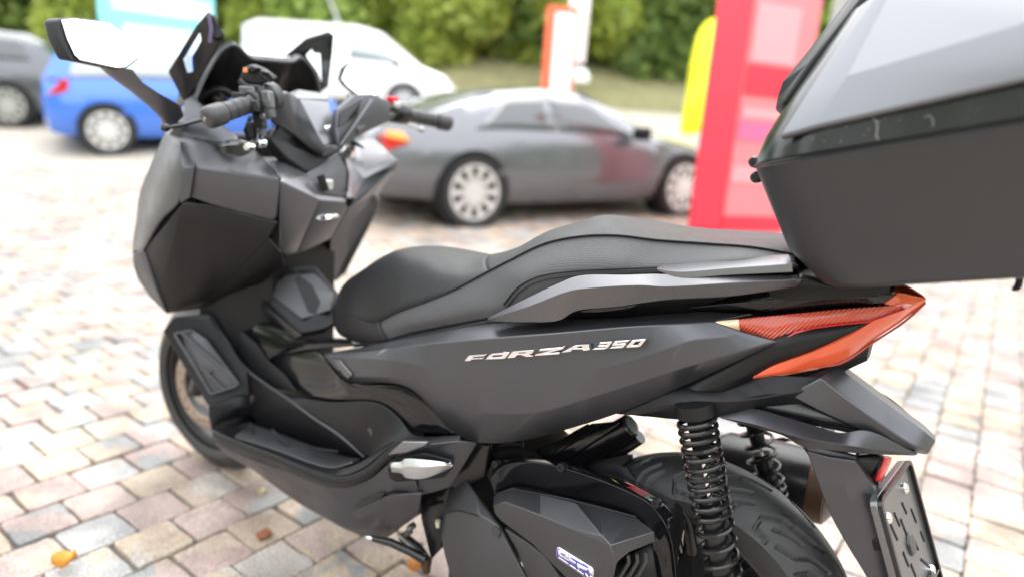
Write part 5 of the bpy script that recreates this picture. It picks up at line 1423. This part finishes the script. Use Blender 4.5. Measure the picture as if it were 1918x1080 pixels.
# centre of the leg shield
tube('cowl_seam', [FR(298, 338, .215), FR(300, 390, .26), FR(304, 440, .3005), FR(285, 560, .299)], .0016, M['plastic_dark'], SC, 6)
tube('cowl_seam', [FR(545, 388, .125), FR(590, 437, .155), FR(636, 489, .1915)], .0022, M['plastic_dark'], SC, 6)
poly('tray_lip', [FR(600, 412, .135), FR(650, 425, .115), FR(745, 470, .065), FR(800, 545, .035), FR(895, 555, -.045), FR(890, 577, -.03), FR(790, 570, .06), FR(640, 498, .185)], M['paint_lit'], SC, [(0, 1, 2, 7), (2, 3, 6, 7), (3, 4, 5, 6)], .008, .002, outward=(-.5, .2, 1))
poly('centre_flank', [FR(640, 500, .185), FR(790, 572, .06), FR(700, 780, .09), FR(660, 792, .12), FR(638, 772, .17)], M['paint'], SC, thick=.008, bevel=.003)
poly('centre_face', [FR(790, 572, .06), FR(890, 579, -.03), FR(900, 602, -.045), FR(832, 722, -.03), FR(700, 785, .088)], M['paint'], SC, thick=.008, bevel=.003)
poly('lid_handle', [FR(772, 642, .058), FR(790, 630, .05), FR(858, 625, .0), FR(866, 636, -.005), FR(800, 652, .045)], M['chrome'], SC, thick=.006, bevel=.0015)
poly('cowl_inner', [FR(870, 375, -.13), FR(915, 345, -.21), FR(1000, 330, -.30), FR(1094, 417, -.288), FR(962, 490, -.19), FR(925, 560, -.07), FR(898, 560, -.035)], M['paint_lit'], SC, [(0, 1, 2, 3, 4), (0, 4, 5, 6)], .008, .002, outward=(-.5, .2, 1))
poly('cowl_inner_side', [FR(962, 492, -.19), FR(1094, 419, -.288), FR(1086, 450, -.3), FR(1022, 540, -.27), FR(904, 602, -.07), FR(927, 562, -.075)], M['paint'], SC, thick=.008, bevel=.002)
poly('knee_panel', [FR(902, 604, -.07), FR(1000, 545, -.25), FR(1020, 575, -.262), FR(1012, 612, -.262), FR(892, 852, -.22), FR(852, 888, -.205), FR(820, 850, -.15), FR(832, 724, -.05)], M['paint'], SC, [(0, 1, 2, 3, 4, 5, 6, 7)], .008, .003)
poly('knee_panel_edge', [FR(1000, 545, -.25), FR(1022, 574, -.264), FR(1012, 614, -.264), FR(884, 865, -.22), FR(870, 850, -.215), FR(985, 605, -.25)], M['paint_lit'], SC, thick=.006, bevel=.002)
poly('knee_panel_seam', [FR(826, 700, -.05), FR(834, 695, -.052), FR(836, 850, -.15), FR(828, 850, -.15)], M['plastic_dark'], SC, thick=.004, bevel=0)
# tray and ignition
poly('tray_floor', [FR(735, 465, .08), FR(800, 430, .03), FR(870, 380, -.04), FR(905, 440, -.06), FR(900, 552, -.035), FR(805, 540, .045)], M['cover'], SC, thick=.01, bevel=.002, outward=(-.5, .2, 1)).location = (.01, 0, -.005)
poly('tray_wall', [FR(860, 430, -.05), FR(885, 390, -.06), FR(905, 470, -.07), FR(900, 540, -.04), FR(880, 520, -.04)], M['plastic_dark'], SC, thick=.006, bevel=.001)
lathe('ignition_switch', [(0, .012), (.012, .012), (.016, .006), (.018, -.01)], FR(905, 378, -.10), np.array([-.7, .4, .6]), M['chrome'], SC, 20)
box('tray_socket', FR(815, 510, .03), (.012, 0, 0), (0, .012, 0), (0, 0, .012), M['silver'], SC, .003)
poly('tray_pocket', [FR(775, 480, .06), FR(805, 470, .05), FR(825, 530, .04), FR(800, 540, .05)], M['plastic_dark'], SC, thick=.004, bevel=.001)
# column under the bars
poly('steering_shroud', [FR(600, 285, .13), FR(640, 280, .12), FR(700, 330, .06), FR(795, 408, -.01), FR(862, 388, -.05), FR(890, 372, -.07), FR(900, 395, -.07), FR(855, 440, -.03), FR(790, 472, .03), FR(730, 458, .075), FR(660, 405, .12), FR(595, 330, .15)], M['plastic_dark'], SC, thick=.03, bevel=.006, seg=3)
# ------------------------------------------------------------------ handlebar
poly('bar_cover', [FR(604, 160, .155), FR(668, 152, .12), FR(706, 174, .05), FR(806, 376, .022), FR(790, 404, .018), FR(692, 322, .078), FR(616, 275, .145)], M['paint'], SC, [(0, 1, 5, 6), (1, 2, 3, 4, 5)], .02, .004)
poly('bar_cover_top', [FR(668, 152, .11), FR(700, 140, .03), FR(830, 158, -.08), FR(826, 180, -.048), FR(706, 173, .048)], M['paint_lit'], SC, thick=.02, bevel=.004, outward=(-.5, .2, 1))
poly('bar_clamp_cover', [FR(708, 174, .045), FR(824, 182, -.05), FR(850, 300, -.03), FR(846, 354, -.018), FR(806, 360, .022)], M['paint_lit'], SC, thick=.03, bevel=.004)
poly('bar_lower_lip', [FR(792, 376, .024), FR(806, 362, .026), FR(846, 356, -.008), FR(864, 362, -.012), FR(862, 388, -.012), FR(796, 408, .022)], M['paint'], SC, thick=.03, bevel=.004)
poly('bar_cover', [FR(852, 300, -.012), FR(862, 218, -.03), FR(925, 160, -.09), FR(995, 158, -.14), FR(1062, 188, -.2), FR(1062, 265, -.2), FR(962, 312, -.12), FR(866, 376, -.012)], M['paint'], SC, [(0, 1, 2, 3, 6, 7), (3, 4, 5, 6)], thick=.02, bevel=.004)
poly('bar_gloss_inset', [FR(872, 226, -.03), FR(962, 172, -.1), FR(932, 252, -.07), FR(864, 292, -.012)], M['gloss'], SC, thick=.006, bevel=.002).location = (-.004, .004, .002)
poly('bar_trim_line', [FR(985, 182, -.13), FR(1000, 180, -.14), FR(876, 362, -.02), FR(866, 360, -.012)], M['rail'], SC, thick=.006, bevel=.001).location = (-.004, .004, .002)
poly('wing_emblem', [FR(804, 294, .012), FR(812, 286, .008), FR(832, 284, -.004), (FR(836, 290, -.006)), FR(824, 292, .0), FR(832, 298, -.002), FR(820, 299, .004), FR(826, 305, .002), FR(812, 303, .008)], M['chrome'], SC, thick=.002, bevel=0).location = (-.004, .005, .002)

gl0, gl1 = aty(388, 222, .315), aty(482, 190, .193)
gd = (gl1 - gl0) / np.linalg.norm(gl1 - gl0)
def grip(a, d, ln):
    prof = [(0, -.004), (.014, -.004), (.019, -.001), (.0225, .004), (.0235, .012), (.0235, .036), (.0225, .040), (.0175, .041), (.0175, .044), (.0178, .045)]
    for k in range(3):
        h = .046 + k * .019
        prof += [(.0195, h + .001), (.0198, h + .008), (.0195, h + .0155), (.0178, h + .017)]
    prof += [(.0192, .104), (.0192, ln - .016), (.026, ln - .014), (.0285, ln - .010), (.0275, ln - .004), (.02, ln)]
    o = lathe('grip', prof, a, d, M['grip'], SC, 28)
    lathe('bar_end_bolt', [(.0, -.0065), (.004, -.0065), (.0045, -.004), (.0075, -.004), (.008, -.001)], a, d, M['steel'], o, 16)
    for k in range(5):
        th = k * 1.256
        e1_ = np.cross(d, [0, 0, 1.]); e1_ /= np.linalg.norm(e1_); e2_ = np.cross(d, e1_)
    return o
grip(gl0, gd, .128)
gr0, gr1 = aty(845, 232, -.42), aty(752, 213, -.295)
gdr = (gr1 - gr0) / np.linalg.norm(gr1 - gr0)
grip(gr0, gdr, np.linalg.norm(gr1 - gr0))
tube('handlebar', [gl0 + gd * .12, gl0 + gd * .19], .011, M['semigloss'], SC)
tube('handlebar', [aty(665, 245, -.08), aty(700, 222, -.18), gr1], .011, M['semigloss'], SC)
# levers
def lever(pts, m=M['semigloss']):
    o = tube('brake_lever', catmull(pts, 6), [.0062] * (6 * (len(pts) - 1) + 1), m, SC, 10, flat=.7)
    lathe('lever_ball', [(0, -.010), (.006, -.008), (.009, 0), (.007, .007), (.005, .009)], pts[0], np.array(pts[1]) - np.array(pts[0]), m, o, 14)
lever([FR(188, 290, .345), FR(250, 280, .32), FR(320, 262, .29), FR(430, 235, .25), FR(540, 215, .19)])
lever([FR(1185, 298, -.42), FR(1150, 284, -.38), FR(1110, 270, -.33), FR(1075, 258, -.27)], M['steel'])
# switch cluster on the left
cl = gl1 + gd * .018
sw = lathe('switch_housing', [(0, -.02), (.025, -.018), (.028, -.012), (.028, .0), (.024, .004), (.024, .012), (.029, .016), (.029, .034), (.022, .04), (0, .042)], cl, gd, M['cover'], SC, 24)
for a, b, y, sx, sz, m in ((482, 172, .226, .016, .010, 'plastic'), (515, 150, .205, .020, .011, 'rail'), (548, 150, .195, .014, .014, 'semigloss'), (588, 180, .19, .011, .018, 'rail'), (592, 225, .188, .011, .014, 'cover'), (556, 262, .195, .013, .016, 'plastic'),
                            (575, 160, .185, .011, .010, 'cover'), (545, 205, .21, .012, .012, 'semigloss'), (575, 245, .196, .007, .007, 'rail'), (530, 300, .19, .010, .018, 'plastic'), (562, 300, .186, .008, .014, 'cover')):
    box('switch', FR(a, b, y), (sx * .9, sx * .3, 0), (-.004, .010, 0), (sz * .2, 0, sz), M[m], sw, .003, 2)
# upper switch pod and its little lugs
pod = poly('lever_pivot', [FR(470, 108, .2), FR(490, 55, .2), FR(520, 42, .195), FR(560, 60, .19), (FR(610, 95, .17)), FR(590, 110, .18), FR(540, 120, .19)], M['plastic_dark'], SC, thick=.02, bevel=.004)
poly('pod_cap', [FR(488, 60, .204), FR(520, 44, .2), FR(545, 58, .196), FR(530, 72, .198), FR(495, 76, .204)], M['semigloss'], pod, thick=.006, bevel=.002)
box('pod_button', FR(500, 66, .207), (.005, 0, 0), (0, .003, 0), (0, 0, .005), material('amber_button', (.6, .22, .08), .4), pod, .001)
tube('pod_loop', [FR(560, 70, .19), FR(590, 78, .18), FR(608, 98, .172), FR(596, 110, .175), FR(570, 92, .185), FR(560, 70, .19)], .0035, M['semigloss'], pod, 8)
tube('pod_post', [FR(480, 105, .2), FR(500, 125, .195), FR(540, 140, .185)], .008, M['semigloss'], pod, 10)
# stubby lever block below the left grip
blk = loft('parking_lever', [[FR(405, 350, .25), FR(430, 338, .25), FR(480, 335, .24), FR(512, 345, .23)], [FR(400, 362, .262), FR(430, 358, .262), FR(480, 358, .25), FR(522, 362, .235)],
                       [FR(402, 382, .262), FR(432, 392, .262), FR(480, 392, .25), FR(515, 385, .235)], [FR(412, 392, .25), FR(440, 401, .25), FR(485, 402, .24), FR(510, 392, .23)]], M['semigloss'], SC, 4, .03, .004)
tube('lever_link', [FR(505, 368, .235), FR(530, 352, .22), FR(555, 350, .2), FR(560, 320, .19), FR(548, 285, .18)], .008, M['semigloss'], SC, 12)
lathe('link_bolt', [(0, .006), (.007, .006), (.009, .003), (.009, -.012)], FR(510, 365, .242), (0, 1, 0), M['chrome'], SC, 14)
lathe('link_bolt', [(0, .006), (.007, .006), (.009, .003), (.009, -.012)], FR(556, 350, .208), (0, 1, 0), M['chrome'], SC, 14)
tube('brake_hose', [FR(520, 250, .18), FR(500, 300, .17), FR(520, 345, .15), FR(560, 380, .12)], .005, M['plastic_dark'], SC, 8)
# right switch housing
sw2 = lathe('switch_housing', [(0, -.02), (.02, -.018), (.027, -.01), (.03, .01), (.03, .04), (.024, .05), (0, .05)], gr1 - gdr * .01, gdr, M['semigloss'], SC, 24)
box('switch', FR(1072, 182, -.24), (.012, 0, 0), (0, .014, 0), (0, 0, .009), M['red_plain'], sw2, .003)
box('switch', FR(1082, 200, -.245), (.012, 0, 0), (0, .012, 0), (0, 0, .008), M['silver'], sw2, .003)

# ------------------------------------------------------------------ instrument hood, windscreen and mirrors
hood = [[HB(372, 575, .2), HB(440, 420, .165), HB(508, 312, .13), HB(578, 258, .11), HB(610, 258, .10), HB(690, 328, .05), HB(800, 342, .0), HB(920, 348, -.06), HB(966, 326, -.10), HB(1000, 345, -.12), HB(1052, 420, -.15), HB(1082, 545, -.18)]]
pk = [p + np.array([.012, 0, .010]) for p in hood[0]]
inn = [p + np.array([.07, 0, -.02]) for p in hood[0]]
base_pts = [HB(372, 580, .19), HB(430, 560, .165), HB(500, 560, .13), HB(580, 560, .11), HB(620, 560, .09), HB(690, 560, .05), HB(800, 560, .0), HB(900, 560, -.06), HB(950, 560, -.1), HB(990, 560, -.12), HB(1040, 560, -.15), HB(1080, 560, -.18)]
inner = [p + np.array([.06, 0, 0]) for p in base_pts]
loft('instrument_hood', [[p + np.array([.10, 0, -.03]) for p in hood[0]], pk, hood[0], inner], M['plastic'], SC, 5, .003, sharp=30, outward=(-1, .5, .3))
tube('hood_rim', catmull(hood[0], 5), .005, M['cover'], SC, 8)
lp = [HB(385, 600, .16), HB(400, 560, .16), HB(470, 512, .14), HB(540, 508, .12), HB(590, 540, .1)]
tube('instrument_frame', catmull(lp, 5), .008, M['plastic_dark'], SC, 10)
poly('instrument_panel', [HB(400, 640, .15), HB(410, 575, .15), HB(475, 525, .135), HB(545, 522, .115), HB(640, 600, .08), HB(640, 660, .08)], M['gloss'], SC, thick=.01, bevel=.003).location = (.02, 0, 0)
# dash between hood and cowl
loft('dash_side', [[HB(290, 640, .22), HB(330, 560, .21), HB(370, 540, .2), HB(400, 600, .19)], [HB(270, 690, .25), HB(380, 690, .22), HB(480, 700, .2), HB(620, 770, .18)], [HB(230, 760, .25), HB(330, 770, .24), HB(450, 790, .22), HB(600, 810, .2)]], M['paint'], SC, 4, .006, .002, mirror=True)
# brackets of the screen
def screen_bracket(name, outer, hole):
    cu = bpy.data.curves.new(name, 'CURVE'); cu.dimensions = '2D'; cu.fill_mode = 'BOTH'
    o3 = np.array(outer); c = o3.mean(0)
    # best plane through the outline
    nrm = np.linalg.svd(o3 - c)[2][2]
    if nrm @ (CAM - c) < 0: nrm = -nrm
    e1 = np.cross(nrm, [0, 0, 1.]); e1 /= np.linalg.norm(e1); e2 = np.cross(nrm, e1)
    for pts in (outer, hole):
        sp = cu.splines.new('POLY'); sp.points.add(len(pts) - 1); sp.use_cyclic_u = True
        for q, p in zip(sp.points, pts): q.co = ((p - c) @ e1, (p - c) @ e2, 0, 1)
    t = bpy.data.objects.new(name, cu); COL.objects.link(t)
    me = bpy.data.meshes.new_from_object(t.evaluated_get(bpy.context.evaluated_depsgraph_get()))
    bpy.data.objects.remove(t)
    V = [c + e1 * v.co.x + e2 * v.co.y for v in me.vertices]
    F = [tuple(f.vertices) for f in me.polygons]
    o = obj(name, V, F, M['semigloss'], SC, tuple(nrm)); add_mods(o, .009, .003)
    return o
hb = lambda a, b, y: HB(a, b, y)
screen_bracket('screen_bracket', [hb(230, 402, .235), hb(380, 150, .215), hb(450, 70, .2), hb(485, 95, .19), hb(520, 170, .175), hb(520, 250, .17), hb(430, 400, .185), hb(350, 545, .2), hb(308, 572, .21)],
               [hb(308, 340, .222), hb(404, 182, .205), hb(410, 232, .203), hb(356, 326, .212), hb(358, 412, .21), hb(332, 412, .211)])
tube('bracket_clip', [hb(455, 75, .205), hb(470, 160, .2), hb(462, 240, .198)], .004, material('violet_plastic', (.12, .10, .2), .3), SC, 8)
lathe('clip_knob', [(0, .008), (.012, .008), (.014, -.008)], hb(505, 190, .18), (-.6, .6, .2), M['plastic_dark'], SC, 14)
screen_bracket('screen_bracket', [hb(880, 315, -.13), hb(1000, 215, -.165), hb(1130, 178, -.2), hb(1160, 200, -.21), hb(1150, 300, -.22), hb(1125, 485, -.23), hb(1080, 520, -.2), hb(1045, 420, -.16), hb(985, 330, -.13)],
               [hb(925, 320, -.135), hb(1060, 255, -.18), hb(1082, 300, -.19), hb(1092, 470, -.195), hb(1070, 410, -.18), hb(1005, 320, -.15)])
lathe('clip_knob', [(0, .008), (.012, .008), (.014, -.008)], hb(1062, 270, -.185), (-.6, .6, .2), M['plastic_dark'], SC, 14)
# clear windscreen: bulges forward between the brackets and leans back
sc_rows_ = []
for k in range(6):
    t = k / 5
    zb = 1.12 + t * .44; xb = 1.31 - t * .16
    w = .215 - .06 * t ** 2
    sc_rows_.append([np.array([xb + .12 * (1 - (y / w) ** 2) * (1 - .25 * t), y, zb + (.03 * (1 - (y / w) ** 2) if k == 5 else 0)]) for y in np.linspace(-w, w, 11)])
ws = loft('windscreen', sc_rows_, M['screen'], SC, 2, 0, outward=(1, 0, 0), vs=2)
# mirrors
def mirror_set(s):
    def mp(a, b, x): 
        p = atx(a / 3, b / 3, x); return p if s > 0 else np.array([p[0] + .085, -p[1] + .03, p[2]])
    tilt = lambda a, b: 1.245 + (b - 240) * -.00017 + (a - 560) * .00003
    G = [(345, 112), (420, 108), (610, 132), (690, 185), (790, 285), (770, 325), (700, 381), (650, 380), (450, 336), (420, 310), (380, 225)]
    gp = [mp(a, b, tilt(a, b)) for a, b in G]
    Hh = [(318, 118), (345, 104), (430, 100), (615, 122), (705, 178), (798, 285), (782, 335), (712, 392), (645, 392), (470, 356), (405, 345), (345, 225)]
    hp = [mp(a, b, tilt(a, b) + .004) for a, b in Hh]
    c = np.mean(np.array(hp), 0)
    back = [c + (p - c) * .96 + np.array([.028, .014 * s, 0]) for p in hp]
    back2 = [c + (p - c) * .72 + np.array([.055, .016 * s, 0]) for p in hp]
    n_ = len(hp)
    V = hp + back + back2
    F = grid_faces(3, n_, closed_c=True) + [tuple(range(n_)), tuple(2 * n_ + j for j in range(n_))]
    h = obj('mirror', V, F, M['plastic'], SC, None, 45); add_mods(h, 0, .004, 3)
    g_ = poly('mirror_glass', [p + np.array([-.0035, 0, 0]) for p in gp], M['mirror_glass'], h, thick=.004, bevel=.0008)
    fl = lambda p: p if s > 0 else np.array([p[0] + .085, -p[1] + .03, p[2]])
    stem_rows = []
    for (a0, b0, y0), (a1, b1, y1) in (((560, 372, .40), (740, 395, .375)), ((650, 450, .385), (800, 465, .36)), ((740, 515, .36), (890, 525, .335)), ((840, 600, .33), (960, 560, .305)), ((905, 665, .30), (1010, 590, .275)), ((930, 720, .27), (1030, 640, .25))):
        stem_rows.append((fl(MI(a0, b0, y0)), fl(MI(a1, b1, y1))))
    V = []
    for lo, hi in stem_rows:
        ax_ = (hi - lo); mid = (lo + hi) / 2; wdt = np.linalg.norm(ax_) / 2; ax_ /= 2 * wdt
        nn = np.array([1, 0, .0])
        for j in range(12):
            th = 2 * math.pi * j / 12
            V.append(mid + ax_ * wdt * math.cos(th) + nn * .7 * wdt * math.sin(th))
    F = grid_faces(len(stem_rows), 12, closed_c=True) + [tuple(range(12)), tuple((len(stem_rows) - 1) * 12 + j for j in range(12))]
    st_ = obj('mirror_stem', V, F, M['paint'], SC, None, 50)
    return h
mirror_set(1)
mirror_set(-1)

# ------------------------------------------------------------------ top box on the rear carrier
def ring(front, rear, left, z0, z1, rf=.06, n=6, slope=.235):
    """rounded outline in plan; the box tilts up to the rear. z0 is the height at x=-.05"""
    P = []
    def add(cx, cy, s):
        for k in range(n + 1):
            t = R(s + 90 * k / n)
            x, y = cx + rf * math.cos(t), cy + rf * math.sin(t)
            P.append(np.array([x, y, z0 + slope * (-.05 - x)]))
    add(front - rf, left - rf, 0); add(rear + rf, left - rf, 90); add(rear + rf, -left + rf, 180); add(front - rf, -left + rf, 270)
    return P
def stack(name, rings, m, parent, caps=(True, True), bevel=0, sharp=25, thick=0):
    n_ = len(rings[0]); V = [p for r_ in rings for p in r_]
    F = grid_faces(len(rings), n_, closed_c=True)
    if caps[0]: F.append(tuple(range(n_)))
    if caps[1]: F.append(tuple((len(rings) - 1) * n_ + j for j in range(n_)))
    o = obj(name, V, F, m, parent, None, sharp)
    add_mods(o, thick, bevel)
    return o
bs = stack('top_box', [ring(-.150, -.42, .205, .905, 0, .05, slope=.26), ring(-.140, -.43, .212, .909, 0, .06, slope=.26), ring(-.090, -.46, .224, .960, 0, .07, slope=.26), ring(-.036, -.50, .266, 1.0785, 0, .09, slope=.26), ring(-.045, -.49, .25, 1.0785, 0, .085, slope=.26)], M['box'], SC, bevel=.003)
bs['label'] = 'black top box with a silver grey lid mounted on the rear carrier'
shell = stack('lid', [ring(-.045, -.49, .25, 1.082, 0, .085, slope=.26), ring(-.034, -.50, .265, 1.0825, 0, .09, slope=.26), ring(-.036, -.50, .264, 1.095, 0, .09, slope=.26), ring(-.042, -.49, .2625, 1.118, 0, .09, slope=.26), ring(-.062, -.47, .224, 1.178, 0, .09, slope=.26), ring(-.105, -.44, .185, 1.262, 0, .08, slope=.26), ring(-.16, -.40, .14, 1.31, 0, .07, slope=.26)], M['semigloss'], bs, bevel=.002)
lp_ = {'a': BX(190, 496, .268), 'b': BX(322, 460, .274), 'c': BX(1080, 291, .277), 'c2': BX(1400, 224, .277), 'd': BX(440, 275, .256), 'e': BX(1080, 84, .266), 'e2': BX(1400, -12, .266),
       'f': BX(522, 0, .205), 'g': BX(582, 0, .205), 'f2': BX(600, -130, .175), 'g2': BX(650, -130, .18), 'h': BX(1080, -150, .2), 'h2': BX(1400, -200, .2), 'a1': BX(300, 322, .246), 'a2': BX(420, 145, .226)}
kk = list(lp_); ix = {k: i for i, k in enumerate(kk)}
poly('lid_panel', [lp_[k] for k in kk], M['lid'], bs, [tuple(ix[a] for a in f.split()) for f in ('a b d a1', 'a1 d a2', 'a2 d g f', 'f g g2 f2', 'b c e d', 'c c2 e2 e', 'd e h g2 g', 'e e2 h2 h')], .012, .004, (0, 1, .3), sharp=6, seg=3)
tube('lid_seam', catmull([p + np.array([0, .001, 0]) for p in ring(-.034, -.50, .2665, 1.0800, 0, .09, slope=.26)[:14]], 3), .0016, M['plastic_dark'], bs, 6)
poly('lid_front_panel', [BX(178, 402, .14), BX(184, 345, .14), BX(210, 300, .14), BX(330, 140, .12), BX(445, 0, .1), BX(520, -100, .1), BX(560, -100, .1), BX(480, 0, .13), BX(300, 230, .16), BX(205, 370, .18)], M['plastic'], bs, thick=.02, bevel=.004, mirror=False)
for a, b, w_ in ((98, 585, .0), (104, 640, .0)):
    lathe('hinge', [(0, .014), (.006, .014), (.008, .010), (.008, -.010), (.006, -.014), (0, -.014)], BX(a + 12, b, .16), (0, 1, 0), M['semigloss'], bs, 18)
tube('scuff_mark', catmull([BX(530, 428, .2652), BX(545, 440, .2655), BX(548, 470, .2660), BX(545, 495, .2665), BX(553, 505, .2668)], 4), .0008, M['scuff'], bs, 6)
tube('scuff_mark', catmull([BX(718, 425, .2652), BX(735, 418, .2655), BX(748, 435, .2658), BX(750, 458, .2664)], 4), .0005, M['scuff'], bs, 6)
rs = random.Random(9)
for k in range(9):
    a = rs.uniform(310, 760); b = 555 - (a - 280) * .232 - rs.uniform(8, 75)
    tube('scuff_mark', [BX(a, b, .2655), BX(a + rs.uniform(-6, 6), b + rs.uniform(-7, 7), .266)], .0005, M['scuff'], bs, 5)
tube('hook', catmull([BX(1062, 985, .10), BX(1060, 1020, .10), BX(1050, 1040, .10), BX(1038, 1036, .10)], 4), .004, M['plastic_dark'], bs, 8)
# carrier between tail and box
core('carrier', [(-.02, .11, .885, .915), (-.10, .13, .892, .922), (-.16, .12, .905, .936), (-.215, .09, .925, .95)], M['plastic_dark'])
poly('carrier_arm', [TL(878, 238, .155), TL(905, 222, .155), TL(960, 236, .15), TL(1040, 262, .14), TL(1030, 272, .14), TL(940, 268, .15), TL(885, 262, .155)], M['plastic'], SC, thick=.02, bevel=.003)

# everything on the scooter hangs under its empty; hand over the finished scene
bpy.context.view_layer.update()
